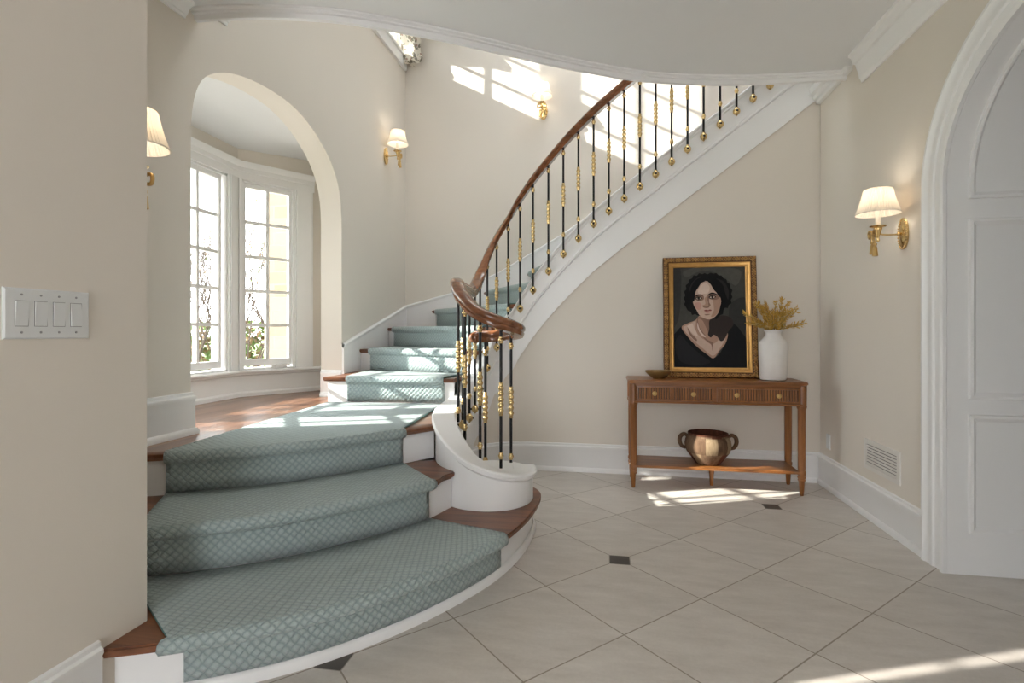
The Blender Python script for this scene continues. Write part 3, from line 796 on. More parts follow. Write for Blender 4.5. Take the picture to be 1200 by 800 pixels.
def window(idx, k, sashes, label=None):
    p, d, n, L = fac(k); a, b = WIN[k]
    cmb = MB()
    # casing legs with two steps, jamb frame
    for (l0, l1) in ((a-.17 if k != 'm' else a-.12, a), (b, b+.17 if k != 'm' else b+.12)):
        l0 = max(l0, .0); l1 = min(l1, L)
        if l1-l0 < .02: continue
        cmb.obox(p, d, n, l0, l1, -.001, .018, .854, 2.556)
        cmb.obox(p, d, n, l0+.02, l1-.02, .018, .028, .854, 2.556)
        s0, s1 = (l1-.03, l1-.006) if l1 <= a+.001 else (l0+.006, l0+.03)
        cmb.obox(p, d, n, s0, s1, .028, .034, .854, 2.556)
    w = cmb.build('window_%d' % idx, 'white', kind='structure', smooth=0)
    f = MB()
    f.obox(p, d, n, a, a+.022, -.12, .0, ZW0-.02, ZW1); f.obox(p, d, n, b-.022, b, -.12, .0, ZW0-.02, ZW1)
    f.obox(p, d, n, a, b, -.12, 0, ZW1-.022, ZW1); f.obox(p, d, n, a, b, -.12, 0, ZW0-.02, ZW0+.012)
    for s in sashes[:-1]: f.obox(p, d, n, s[1]+.035, s[1]+.035+.03, -.12, .0, ZW0, ZW1)
    f.build('window_frame', 'white', w, smooth=0)
    for (g0, g1) in sashes:
        s = MB()
        z0, z1 = .945, 2.50
        s.obox(p, d, n, g0-.035, g0, -.075, -.03, z0-.06, z1+.04); s.obox(p, d, n, g1, g1+.035, -.075, -.03, z0-.06, z1+.04)
        s.obox(p, d, n, g0, g1, -.075, -.03, z0-.06, z0); s.obox(p, d, n, g0, g1, -.075, -.03, z1, z1+.04)
        gm = (g0+g1)/2; s.obox(p, d, n, gm-.014, gm+.014, -.072, -.034, z0, z1)
        for q in range(1, 5):
            zq = z0+(z1-z0)*q/5; s.obox(p, d, n, g0, g1, -.070, -.036, zq-.0135, zq+.0135)
        so = s.build('sash', 'white', w, smooth=0)
        gmb = MB(); gmb.obox(p, d, n, g0-.005, g1+.005, -.056, -.052, z0-.005, z1+.005); gmb.build('pane', 'glass', so, smooth=0)
    return w
w1 = window(1, 'm', [(.203, .66), (.73, 1.187)])
w2 = window(2, 'r', [(.076, .469)])
w3 = window(3, 'l', [(.345, .735), (.80, 1.178)])
p, d, n, L = fac('r')
h = MB(); c0 = Vector((*p, 0))+Vector((*d, 0))*.33; nn = Vector((*n, 0)); dd = Vector((*d, 0))
h.obox(p, d, n, .29, .43, -.01, .012, .868, .886); h.tube([c0+nn*.012+Vector((0,0,.884)), c0+nn*.035+Vector((0,0,.893)), c0+nn*.045+dd*.05+Vector((0,0,.896)), c0+nn*.045+dd*.10+Vector((0,0,.890))], .008, 8); h.ball(c0+nn*.045+dd*.105+Vector((0,0,.889)), .011)
h.build('crank_handle', 'white', w2, smooth=40)

# upper stairwell window with mullion, apron and stool
def upper_window():
    cm = MB()
    cm.box(XA, XA+.03, 4.30, 5.90, 4.245, 4.36); cm.box(XA-.14, XA+.05, 4.28, 5.90, 4.36, 4.385)
    cm.box(XA, XA+.022, 4.28, 4.40, 4.385, 5.95); cm.box(XA, XA+.022, 4.28, 5.90, 5.88, 6.0)
    w = cm.build('window_4', 'white', kind='structure', smooth=0)
    f = MB(); X0, X1 = XA-.16, XA-.06
    f.box(X0, X1, 4.40, 4.60, 4.38, 5.9); f.box(X0, X1, 5.76, 5.80, 4.38, 5.9); f.box(X0, X1, 5.13, 5.26, 4.38, 5.9); f.box(X0, X1, 4.40, 5.80, 5.84, 5.9); f.box(X0, X1, 4.40, 5.80, 4.36, 4.41)
    f.build('window_frame', 'white', w, smooth=0)
    for a, b in ((4.60, 5.13), (5.26, 5.76)):
        s = MB(); x0, x1 = XA-.13, XA-.095
        s.box(x0, x1, a, a+.02, 4.40, 5.84); s.box(x0, x1, b-.02, b, 4.40, 5.84); m_ = (a+b)/2; s.box(x0, x1, m_-.012, m_+.012, 4.40, 5.84)
        for q in range(1, 5): zq = 4.40+.33*q-.06; s.box(x0, x1, a, b, zq-.012, zq+.012)
        so = s.build('sash', 'white', w, smooth=0)
        g_ = MB(); g_.box(XA-.114, XA-.110, a+.01, b-.01, 4.405, 5.83); g_.build('pane', 'glass', so, smooth=0)
upper_window()
# curtain panel in the corner by that window
cu = MB(); vs = []; NZ, NA = 26, 26
for i in range(NZ+1):
    z = 4.30+1.6*i/NZ; pin = 1+.18*math.sin(i*1.9)+.10*math.sin(i*.7)
    for k in range(NA):
        a = 2*PI*k/NA; r = 1+.22*math.sin(5*a+i*.25)+.08*math.sin(9*a-i*.6)
        wd = max(0, min(1, (z-4.50)/.22)); wd = wd*wd*(3-2*wd)
        vs.append((-2.215+.085*pin*r*math.cos(a), 5.845-.145*wd+(.062+.125*wd)*pin*(1+(r-1)*(1-.6*wd))*math.sin(a), z+.012*math.sin(3*a)))
cu.add(vs, [(i*NA+k, i*NA+(k+1) % NA, (i+1)*NA+(k+1) % NA, (i+1)*NA+k) for i in range(NZ) for k in range(NA)]+[tuple(range(NA)), tuple(NZ*NA+k for k in range(NA))])
co = cu.build('curtain', 'curtain', origin=(-2.215, 5.845, 4.30), smooth=60)
tag(co, 'floral patterned curtain gathered in the corner beside the high stairwell window', 'curtain')

# ------------------------------------------------------------------ sconces
def sconce(label):
    """built with the wall plate in the plane y=0, reaching out to -y"""
    t = thing('wall_sconce', label, 'lamp', (0, 0, 0), 'brass wall sconces around the stairs')
    b = MB(); b.lathe([(0, 0), (.048, 0), (.050, -.006), (.044, -.014), (.034, -.012), (.026, -.018), (.012, -.022), (0, -.023)], (0, 0, 0), 28, sx=.95, sy=1.8, axis='y')
    for k in range(30):
        a = 2*PI*k/30; b.ball((.044*math.cos(a), -.012, .085*math.sin(a)), .0055, 6, 4)
    b.build('backplate', 'brass', t, smooth=50)
    a = MB(); a.tube(catmull([(0, -.015, 0), (0, -.06, -.004), (0, -.11, -.002), (0, -.135, .005)], 5), .005, 8); a.ball((0, -.03, 0), .010, 10, 6); a.build('arm', 'brass', t, smooth=50)
    cup = MB(); cup.lathe([(.004, -.045), (.010, -.035), (.007, -.02), (.012, 0), (.016, .02), (.022, .032), (.020, .038), (.040, .043), (.043, .049), (.036, .050), (.017, .049)], (0, -.138, 0), 20); cup.build('drip_cup', 'brass', t, smooth=50)
    cs = MB(); cs.lathe([(.0145, .048), (.0145, .135), (.010, .140)], (0, -.138, 0), 16); cs.build('candle_sleeve', 'candle', t, smooth=50)
    # ribbon bow with two tassels
    bow = MB()
    for s in (-1, 1):
        bow.tube(catmull([(0, -.158, .0), (s*.022, -.168, .022), (s*.044, -.166, .016), (s*.044, -.164, -.014), (s*.022, -.166, -.015), (0, -.158, 0)], 5), .0072, 8)
        bow.tube(catmull([(0, -.160, 0), (s*.012, -.164, -.028), (s*.015, -.160, -.052)], 4), .0052, 7)
    bow.ball((0, -.163, 0), .014, 10, 6); bow.build('ribbon_bow', 'brass_old', t, smooth=50)
    for s, zz in ((-1, -.044), (1, -.058)):
        q = MB(); q.lathe([(.003, .008), (.010, .004), (.010, -.006), (.006, -.010), (.0105, -.018), (.0155, -.066), (.012, -.068), (0, -.068)], (s*.016, -.160, zz), 14); q.build('tassel', 'brass_old', t, smooth=50)
    sh = MB(); n = 96; vs = []; ZS0, ZS1 = .118, .258
    for i in range(7):
        f = i/6; R = (.110+(.070-.110)*f)+.004*math.sin(PI*f)*-1
        for k in range(n):
            aa = 2*PI*k/n; rr = R+.0022*(1 if k % 2 else -1)
            vs.append((rr*math.cos(aa), -.138+rr*math.sin(aa), ZS0+(ZS1-ZS0)*f))
    sh.add(vs, [(i*n+k, i*n+(k+1) % n, (i+1)*n+(k+1) % n, (i+1)*n+k) for i in range(6) for k in range(n)])
    so = sh.build('lamp_shade', 'shade', t, smooth=20)
    for R, z in ((.1105, ZS0), (.0705, ZS1)):
        tr = MB(); tr.tube([(R*math.cos(2*PI*k/48), -.138+R*math.sin(2*PI*k/48), z) for k in range(49)], .0028, 6, cap=False)
        tr.build('shade_piping', 'shade_trim', so, smooth=60)
    bl = MB(); bl.lathe([(.006, .14), (.013, .155), (.014, .175), (.008, .20), (0, .215)], (0, -.138, 0), 12); bl.build('bulb', bulb_mat, t, smooth=60)
    return t
m_, nt_, out_ = new_mat('warm_bulb'); em = nt_.nodes.new('ShaderNodeEmission'); em.inputs[0].default_value = (1, .78, .52, 1); em.inputs[1].default_value = 2; nt_.links.new(em.outputs[0], out_.inputs[0]); bulb_mat = m_
SC = [((XR, 3.365, 1.755), PI/2*3, 'brass candle sconce with pleated shade on the right wall above the floor vent'),
      ((-.69, YS, 3.66), 0, 'brass candle sconce with pleated shade high on the sunlit stairwell wall'),
      ((XA, 5.35, 3.07), PI/2, 'brass candle sconce with pleated shade between the window arch and the stairwell corner'),
      ((-1.74, 1.58, 1.775), PI, 'pleated sconce shade peeking out from behind the wall with the light switches')]
first = None
for loc, rz, lab in SC:
    o = sconce(lab) if first is None else copy_tree(first)
    first = first or o
    o.location = loc; o.rotation_euler = (0, 0, rz); o['label'] = lab
    v = Matrix.Rotation(rz, 3, 'Z') @ Vector((0, -.138, .185))
    ld = bpy.data.lights.new('sconce_bulb', 'POINT'); ld.energy = .34; ld.color = (1, .86, .70); ld.shadow_soft_size = .03
    lo = bpy.data.objects.new('sconce_light', ld); COL.objects.link(lo); lo.location = Vector(loc)+v+Vector((0, 0, .02))

# ------------------------------------------------------------------ switch plate, vent, outlet
sw = thing('light_switch_plate', 'white wall plate with four rocker light switches on the near left wall', 'light switch', (XW, 1.248, 1.248))
b = MB(); pl = [(0, 0), (0, .004), (.004, .0075), (.008, .008), (.125, .008)]
y0, y1, z0, z1 = 1.133, 1.368, 1.179, 1.317
b.rim(y0, y1, z0, z1, [(0, 0), (0, .003), (.004, .007), (.008, .0075)], 'yz', XW, 0, -1); b.box(XW, XW+.0075, y0+.008, y1-.008, z0+.008, z1-.008)
b.build('cover_plate', 'plate', sw, smooth=30)
for k in range(4):
    yc = y0+.043+.0497*k
    g_ = MB(); g_.box(XW+.006, XW+.0078, yc-.0175, yc+.0175, 1.213, 1.283); go = g_.build('rocker_surround', 'plate_dark', sw, smooth=0)
    r = MB(); q = 1 if k != 3 else -1
    r.prism([(1.2145, .007), (1.2145, .0085+.004*(q < 0)), (1.248, .0105), (1.2815, .0085+.004*(q > 0)), (1.2815, .007)], yc-.0158, yc+.0158, 'y')
    r.v = [(XW+vz, vy, vx) for vx, vy, vz in r.v]
    r.build('rocker', 'plate', sw, smooth=0)
    for zz in (1.197, 1.299):
        s = MB(); s.lathe([(.0032, .0074), (.0030, .0088), (0, .0092)], (XW, yc, zz), 10, axis='x'); s.build('screw', 'steel', sw, smooth=40)

vt = thing('wall_vent', 'white slatted return air grille low on the right wall above the baseboard', 'air vent', (XR, 3.62, .405))
y0, y1, z0, z1 = 3.402, 3.831, .308, .502
b = MB(); b.rim(y0, y1, z0, z1, [(0, 0), (.002, .008), (.028, .010), (.032, .004)], 'yz', XR, 0, 1); b.build('vent_frame', 'vent', vt, smooth=30)
b = MB(); b.box(XR-.002, XR-.0005, y0+.03, y1-.03, z0+.03, z1-.03); b.build('vent_void', 'vent_gap', vt, smooth=0)
for k in range(7):
    zc = z0+.041+.0187*k; s = MB(); s.prism([(XR-.002, zc+.003), (XR-.009, zc-.007), (XR-.010, zc-.006), (XR-.003, zc+.0045)], y0+.032, y1-.032, 'y')
    s.build('slat', 'vent', vt, smooth=0)
ou = MB(); ou.rim(4.375, 4.445, .30, .415, [(0, 0), (.003, .006), (.006, .0065)], 'yz', XR, 0, 1); ou.box(XR-.0065, XR, 4.381, 4.439, .306, .409)
ou.box(XR-.009, XR-.006, 4.395, 4.425, .322, .350); ou.box(XR-.009, XR-.006, 4.395, 4.425, .366, .394)
tag(ou.build('outlet_plate', 'plate', origin=(XR, 4.41, .357), smooth=30), 'small white power outlet on the right wall behind the console table', 'outlet')

# ------------------------------------------------------------------ console table
ct = thing('console_table', 'long fruitwood console table with two reeded drawers and a low shelf', 'table', (.80, 4.33, 0))
tx0, tx1, ty0, ty1, tz = .165, 1.45, 4.13, 4.52, .83
def oct_top(o, z0, z1, mb):
    c = .045
    x0, x1, y0, y1 = tx0+o, tx1-o, ty0+o, ty1
    mb.prism([(x0+c, y0), (x1-c, y0), (x1-.012, y0+.010), (x1, y0+c), (x1, y1), (x0, y1), (x0, y0+c), (x0+.012, y0+.010)], z0, z1)
b = MB(); oct_top(.004, tz-.006, tz, b); oct_top(0, tz-.019, tz-.006, b); oct_top(.006, tz-.026, tz-.019, b); b.build('tabletop', 'table', ct, smooth=0, bevel=.002)
b = MB(); ax0, ax1, ay0 = .215, 1.40, 4.155
b.box(ax0, ax1, ay0+.012, ty1-.012, .655, tz-.026)
b.box(ax0, ax1, ay0, ay0+.012, .785, tz-.026); b.box(ax0, ax1, ay0, ay0+.012, .655, .672); b.box(.790, .812, ay0, ay0+.012, .672, .785)
b.sweep([(tx0+.02, ty1-.01, .655), (tx0+.02, ay0+.03, .655), (tx0+.05, ay0-.002, .655), (tx1-.05, ay0-.002, .655), (tx1-.02, ay0+.03, .655), (tx1-.02, ty1-.01, .655)], [(0, 0), (.006, .002), (.008, .007), (.006, .012), (0, .014)])
b.build('apron', 'table', ct, smooth=35)
for x0, x1 in ((.232, .788), (.814, 1.386)):
    dr = MB(); z0, z1 = .676, .782
    dr.box(x0, x1, ay0-.002, ay0+.010, z0, z1); dr.rim(x0, x1, z0, z1, [(0, .0), (0, .006), (.010, .007), (.012, .002)], 'xz', ay0-.002)
    dr.box(x0+.011, x1-.011, ay0-.0035, ay0-.001, z0+.011, z1-.011, 1); n = int((x1-x0-.03)/.0185); pit = (x1-x0-.03)/n
    for k in range(n):
        xc = x0+.015+pit*(k+.5); pts = [(xc+pit*.37*math.cos(PI+PI*j/6), ay0-.003+.007*math.sin(PI+PI*j/6)) for j in range(7)]
        dr.prism(pts, z0+.013, z1-.013, 'z')
    do = dr.build('drawer', ['table_v', 'table_d'], ct, smooth=40)
    for f in (.235, .74):
        xk = x0+(x1-x0)*f; kb = MB(); kb.lathe([(.006, 0), (.006, -.008), (.010, -.012), (.017, -.018), (.018, -.024), (.012, -.030), (0, -.032)], (xk, ay0-.004, .730), 18, axis='y'); kb.build('knob', 'brass_old', do, smooth=50)
def leg(x, y):
    b = MB()
    pr = [(.012, 0), (.014, .006), (.020, .10), (.027, .115), (.024, .122), (.028, .130), (.028, .138), (.024, .145), (.029, .158), (.029, .175), (.024, .182), (.026, .20), (.027, .63), (.033, .640), (.035, .652), (.033, .660), (.034, .80)]
    n = 40; vs = []
    for r, z in pr:
        fl = .0 if (z < .195 or z > .635) else .0016
        for k in range(n):
            a = 2*PI*k/n; rr = r-fl*(1 if k % 4 in (0,) else 0); vs.append((x+rr*math.cos(a), y+rr*math.sin(a), z))
    b.add(vs, [(i*n+k, i*n+(k+1) % n, (i+1)*n+(k+1) % n, (i+1)*n+k) for i in range(len(pr)-1) for k in range(n)]+[tuple(range(n)), tuple((len(pr)-1)*n+k for k in range(n))])
    return b.build('leg', 'table_v', ct, smooth=40)
for x, y in ((.208, 4.185), (1.408, 4.185), (.208, 4.475), (1.408, 4.475)): leg(x, y)
b = MB(); b.lathe([(.011, 0), (.013, .006), (.017, .09), (.020, .10), (.020, .158)], (.81, 4.34, 0), 16); b.build('centre_foot', 'table_v', ct, smooth=40)
b = MB(); b.prism([(.225, 4.165), (1.391, 4.165), (1.391, 4.50), (.225, 4.50)], .158, .178); b.build('shelf', 'table', ct, smooth=0, bevel=.003)

# ------------------------------------------------------------------ framed portrait
FWd, FH = .716, .972
po = thing('framed_portrait', 'gilt-framed painting of a dark-haired woman leaning on the wall above the console', 'picture', (.819, 4.43, tz))
O = Vector(ORG[po.name]); bx, by, bz = O
x0, x1 = bx-FWd/2, bx+FWd/2; z0, z1 = bz, bz+FH; IN = .083
b = MB(); b.rim(x0, x1, z0, z1, [(0, -.02), (0, .012), (.006, .020), (.014, .022), (.038, .016), (.044, .009)], 'xz', by)
for side in range(4):
    L = FWd if side in (0, 2) else FH; n = int(L/.021)
    for k in range(n+1):
        s = L*k/n
        for row, ins in enumerate((.012, .021, .031)):
            q = (s+(.0105 if row == 1 else 0)); q = min(max(q, ins), L-ins)
            X, Zz = ((x0+q, z0+ins) if side == 0 else (x1-ins, z0+q) if side == 1 else (x0+q, z1-ins) if side == 2 else (x0+ins, z0+q))
            rr = .0060+.0028*((k*7+row*3+side) % 3)/2
            b.ball((X, by-.020, Zz), (rr*(1.25 if side % 2 == 0 else .8), .0075, rr*(.8 if side % 2 == 0 else 1.25)), 7, 5, 1)
b.build('frame', ['gilt_dark', 'gilt'], po, smooth=60)
b = MB(); b.rim(x0, x1, z0, z1, [(.043, .008), (.047, .013), (.052, .012), (.066, .004), (.070, .006), (.076, .004), (IN, -.006)], 'xz', by); b.build('inner_frame', 'gilt_in', po, smooth=50)
b = MB(); b.rim(x0+IN-.004, x1-IN+.004, z0+IN-.004, z1-IN+.004, [(0, -.012), (.001, -.004), (.005, -.005)], 'xz', by); b.box(x0+.004, x1-.004, by+.018, by+.020, z0+.004, z1-.004)
b.build('backing', 'table_d', po, smooth=0)
# the painting: layered flat paint shapes, coordinates on a 433 x 573 grid
PC = {'bg': (.060, .060, .056), 'bg2': (.085, .085, .078), 'bg3': (.040, .041, .040), 'dress': (.012, .013, .015), 'dress2': (.022, .023, .026), 'skin': (.54, .40, .33), 'skin2': (.40, .255, .195), 'skin3': (.25, .155, .12), 'shad': (.040, .032, .030), 'hair': (.010, .010, .011), 'hair2': (.028, .026, .026), 'lip': (.20, .06, .055), 'blush': (.50, .30, .25), 'lite': (.66, .53, .46), 'eye': (.02, .017, .016)}
PK = list(PC); PM = [plain('paint_'+k, PC[k], .62, var=.22 if k in ('bg', 'bg2', 'bg3') else .10, nscale=26, bump=.15, bscale=90, spec=.08) for k in PK]
pm = MB(); CW, CH = FWd-2*IN+.004, FH-2*IN+.004; lay = [0]
def shape(col, pts, smooth=True, n=6):
    lay[0] += 1
    P = [((a)/433*CW+x0+IN-.002, z1-IN+.002-(b_)/573*CH) for a, b_ in pts]
    if smooth: P = [(v.x, v.y) for v in catmull([(p[0], p[1], 0) for p in P], n, closed=True)]
    P = [(min(max(p[0], x0+IN-.003), x1-IN+.003), min(max(p[1], z0+IN-.003), z1-IN+.003)) for p in P]
    from mathutils.geometry import tessellate_polygon
    yy = by+.0055-.00022*lay[0]
    tr = tessellate_polygon([[Vector((p[0], p[1], 0)) for p in P]])
    pm.add([(p[0], yy, p[1]) for p in P], [tuple(t_) for t_ in tr], PK.index(col))
def G(*pts): return [(x-92, y-122) for x, y in pts]
shape('bg', [(-2,-2),(436,-2),(436,576),(-2,576)], False)
shape('bg2', G((250,120),(420,124),(500,150),(470,230),(420,200),(330,150),(240,150),(170,180),(150,150)))
shape('bg3', G((92,122),(130,122),(140,240),(120,420),(92,470)))
shape('bg3', G((440,330),(525,300),(525,560),(480,470),(430,430)))
shape('dress', G((88,520),(110,490),(140,462),(175,450),(240,560),(330,640),(400,560),(415,490),(430,440),(470,460),(500,500),(528,540),(530,700),(88,700)))
shape('dress2', G((100,560),(130,510),(180,560),(250,620),(310,665),(230,680),(130,660)))
shape('skin2', G((140,465),(175,445),(225,425),(250,400),(330,400),(345,450),(395,485),(415,500),(400,560),(365,600),(328,642),(290,620),(235,580),(185,530)))
shape('skin', G((150,468),(185,450),(225,432),(222,470),(240,510),(290,545),(330,560),(385,520),(400,530),(375,575),(328,628),(270,590),(200,530)))
shape('skin3', G((240,410),(300,420),(360,410),(352,455),(330,480),(300,500),(270,515),(240,490),(232,450)))
shape('skin2', G((242,418),(262,424),(284,462),(300,505),(286,512),(262,488),(246,460)))
shape('lite', G((236,440),(246,470),(262,498),(284,522),(270,520),(248,498),(236,470)))
shape('skin3', G((268,520),(296,538),(330,556),(326,566),(322,600),(316,566),(290,548)))
shape('skin3', G((175,462),(196,500),(232,538),(228,546),(188,510)))
shape('shad', G((310,425),(365,400),(430,410),(450,450),(420,490),(390,540),(372,545),(352,520),(330,510),(315,525),(298,510),(305,480)))
shape('lite', G((175,460),(205,448),(215,470),(235,515),(215,510),(190,485)))
shape('hair', G((168,352),(157,335),(163,318),(154,300),(163,284),(158,262),(170,248),(168,226),(184,212),(188,194),(207,184),(216,168),(236,170),(250,157),(268,162),(284,156),(300,163),(318,155),(336,160),(352,157),(366,170),(384,172),(394,187),(412,194),(418,212),(434,222),(436,242),(447,258),(440,276),(446,296),(437,312),(440,330),(424,342),(418,358),(402,357),(392,372),(388,392),(368,400),(350,420),(300,400),(240,400),(222,392),(204,396),(196,378),(180,372)))
shape('hair2', G((190,250),(215,200),(260,175),(250,195),(220,225),(205,270)))
shape('hair2', G((350,190),(395,205),(425,260),(420,310),(400,260),(375,220)))
shape('skin', G((210,318),(214,285),(228,252),(250,222),(285,198),(312,215),(338,255),(370,288),(379,318),(372,352),(362,382),(340,408),(318,420),(298,422),(270,412),(246,394),(230,366),(216,342)))
shape('lite', G((240,262),(262,225),(290,212),(312,240),(300,272),(270,275),(250,278)))
shape('skin2', G((330,300),(372,292),(376,332),(362,378),(338,404),(318,408),(335,370),(332,330)))
shape('blush', G((222,330),(250,325),(262,345),(250,368),(232,362)))
shape('skin2', G((282,300),(296,290),(300,330),(310,345),(296,352),(276,350),(270,342),(284,335)))
shape('skin3', G((268,342),(284,349),(300,347),(312,343),(306,354),(288,358),(270,352)))
shape('skin3', G((298,292),(306,300),(308,325),(316,342),(306,346),(300,325)))
shape('skin3', G((222,286),(250,278),(274,288),(276,306),(262,314),(240,314),(226,306)))
shape('skin3', G((300,282),(330,274),(362,284),(366,300),(350,310),(320,308),(302,300)))
shape('hair', G((222,292),(236,281),(256,278),(272,286),(256,285),(238,288)))
shape('hair', G((296,285),(318,270),(342,272),(362,284),(340,279),(318,279)))
for ex in ((244, 300), (326, 294)):
    a, e_ = ex
    shape('shad', G((a-22,e_+2),(a-8,e_-9),(a+10,e_-8),(a+22,e_),(a+10,e_+9),(a-8,e_+11)))
    shape('lite', G((a-15,e_+3),(a-5,e_-3),(a+8,e_-3),(a+16,e_+1),(a+6,e_+6),(a-6,e_+7)))
    shape('eye', G((a-6,e_-3),(a+1,e_-5),(a+7,e_-2),(a+6,e_+5),(a,e_+7),(a-6,e_+4)))
shape('lip', G((275,373),(290,367),(300,370),(312,366),(322,371),(305,375),(290,377)))
shape('blush', G((280,378),(300,377),(318,374),(308,385),(290,387)))
shape('skin3', G((278,395),(296,392),(312,393),(300,398),(285,399)))
shape('hair', G((285,202),(302,205),(322,228),(346,262),(362,285),(378,300),(400,290),(392,230),(350,190),(310,180)))
shape('hair', G((285,202),(262,214),(243,240),(228,262),(214,320),(196,300),(200,240),(230,195),(270,182)))
pm.build('painting', PM, po, smooth=0)
po.rotation_euler = (math.radians(-4.5), 0, 0)

# ------------------------------------------------------------------ vase, dried flowers, bowl, pot
vx, vy = 1.252, 4.32
b = MB(); pr = [(0, .0), (.075, 0), (.090, .006), (.094, .02), (.101, .15), (.103, .245), (.101, .280), (.094, .294), (.070, .318), (.056, .340), (.055, .360), (.064, .374), (.066, .380), (.060, .380), (.050, .362), (.05, .335), (.06, .31), (.085, .285), (.088, .02), (0, .015)]
b.lathe(pr, (vx, vy, tz), 40); tag(b.build('ceramic_vase', 'vase', origin=(vx, vy, tz), smooth=45), 'chalky white ceramic bottle vase on the right end of the console table', 'vase')
fo = thing('dried_flower_bunch', 'bunch of ochre dried leafy stems standing in the white vase', 'dried flowers', (vx, vy, tz+.05))
rs = random.Random(5)
def sprig(i, n):
    b = MB()
    az = i*2.39996+rs.uniform(-.3, .3); reach = rs.uniform(.03, .11) if i % 3 else rs.uniform(.09, .16); ht = .395+rs.uniform(.06, .25)-reach*.55
    if i == 0: az, reach, ht = PI*1.02, .175, .50
    if i == 1: az, reach, ht = -.1, .185, .435
    if i == 2: az, reach, ht = -.5, .16, .41
    ca, sa = math.cos(az), math.sin(az)*.75
    path = catmull([(vx-ca*.01, vy-sa*.01, tz+.06), (vx+ca*.02, vy+sa*.02, tz+.25), (vx+ca*.034, vy+sa*.034, tz+.375), (vx+ca*(.03+reach*.5), vy+sa*(.03+reach*.5), tz+.375+(ht-.375)*.65), (vx+ca*(.03+reach), vy+sa*(.03+reach), tz+ht)], 6)
    b.tube(path, [.0022]*(len(path)-1)+[.0008], 5, mi=0)
    N = len(path)
    for k in range(13, N):
        for rep in range(2):
            p_ = path[k]; T = (path[min(k+1, N-1)]-path[k-1]).normalized()
            for s in (-1, 1):
                side = T.cross(Vector((rs.uniform(-1, 1), rs.uniform(-1, 1), rs.uniform(-.3, .6)))).normalized()*s
                dr = (T*.75+side*.8+Vector((0, 0, .15))).normalized(); Lf = rs.uniform(.022, .040); wd = Lf*.19
                W = dr.cross(Vector((rs.uniform(-1, 1), rs.uniform(-1, 1), 1))).normalized(); U = dr.cross(W).normalized()
                o = p_+T*rs.uniform(-.008, .008)
                b.add([o, o+dr*Lf*.45+W*wd+U*wd*.3, o+dr*Lf, o+dr*Lf*.45-W*wd+U*wd*.3, o+dr*Lf*.5-U*wd*.25], [(0, 1, 4), (1, 2, 4), (2, 3, 4), (3, 0, 4)], 1 if rs.random() < .78 else 2)
    b.build('stem', ['stem', 'leaf_gold', 'leaf_pale'], fo, smooth=0)
for i in range(32): sprig(i, 32)

bx_, by_ = .402, 4.29
b = MB(); b.lathe([(0, 0), (.040, 0), (.042, .006), (.046, .010), (.075, .028), (.096, .052), (.100, .062), (.097, .063), (.090, .052), (.068, .030), (.035, .014), (0, .012)], (bx_, by_, tz), 36); tag(b.build('small_bowl', 'bowl', origin=(bx_, by_, tz), smooth=50), 'small shallow bronze bowl on the left end of the console table', 'bowl')

px_, py_, pz_ = .778, 4.315, .178
pt = thing('wooden_pot', 'patchwork wooden pot with two loop handles on the console shelf', 'pot', (px_, py_, pz_))
rs2 = random.Random(3); nst = 12; cols = [[rs2.choice((0, 1, 2, 3)) for _ in range(nst)] for _ in range(3)]
b = MB(); pr = [(0, .004), (.085, 0), (.093, .005), (.098, .012), (.130, .055), (.158, .093), (.168, .118), (.172, .150), (.166, .185), (.152, .215), (.148, .226), (.149, .238), (.142, .240), (.138, .226), (.150, .185), (.155, .14), (.14, .095), (.08, .02), (0, .014)]
def stave(i, k):
    if i >= 10: return 3
    row = 0 if i < 5 else 1 if i < 9 else 2
    return cols[row][((k+row*3) // 6) % nst]
b.lathe(pr, (px_, py_, pz_), 72, miy=stave); b.build('pot_body', ['pot_a', 'pot_b', 'pot_c', 'pot_d'], pt, smooth=40)
for s in (-1, 1):
    h = MB(); h.tube(catmull([(px_+s*.148, py_, pz_+.205), (px_+s*.175, py_, pz_+.222), (px_+s*.203, py_, pz_+.205), (px_+s*.210, py_, pz_+.165), (px_+s*.192, py_, pz_+.128), (px_+s*.165, py_, pz_+.118)], 6), [.012+.004*math.sin(PI*k/30) for k in range(31)], 10); h.build('handle', 'pot_a', pt, smooth=60)

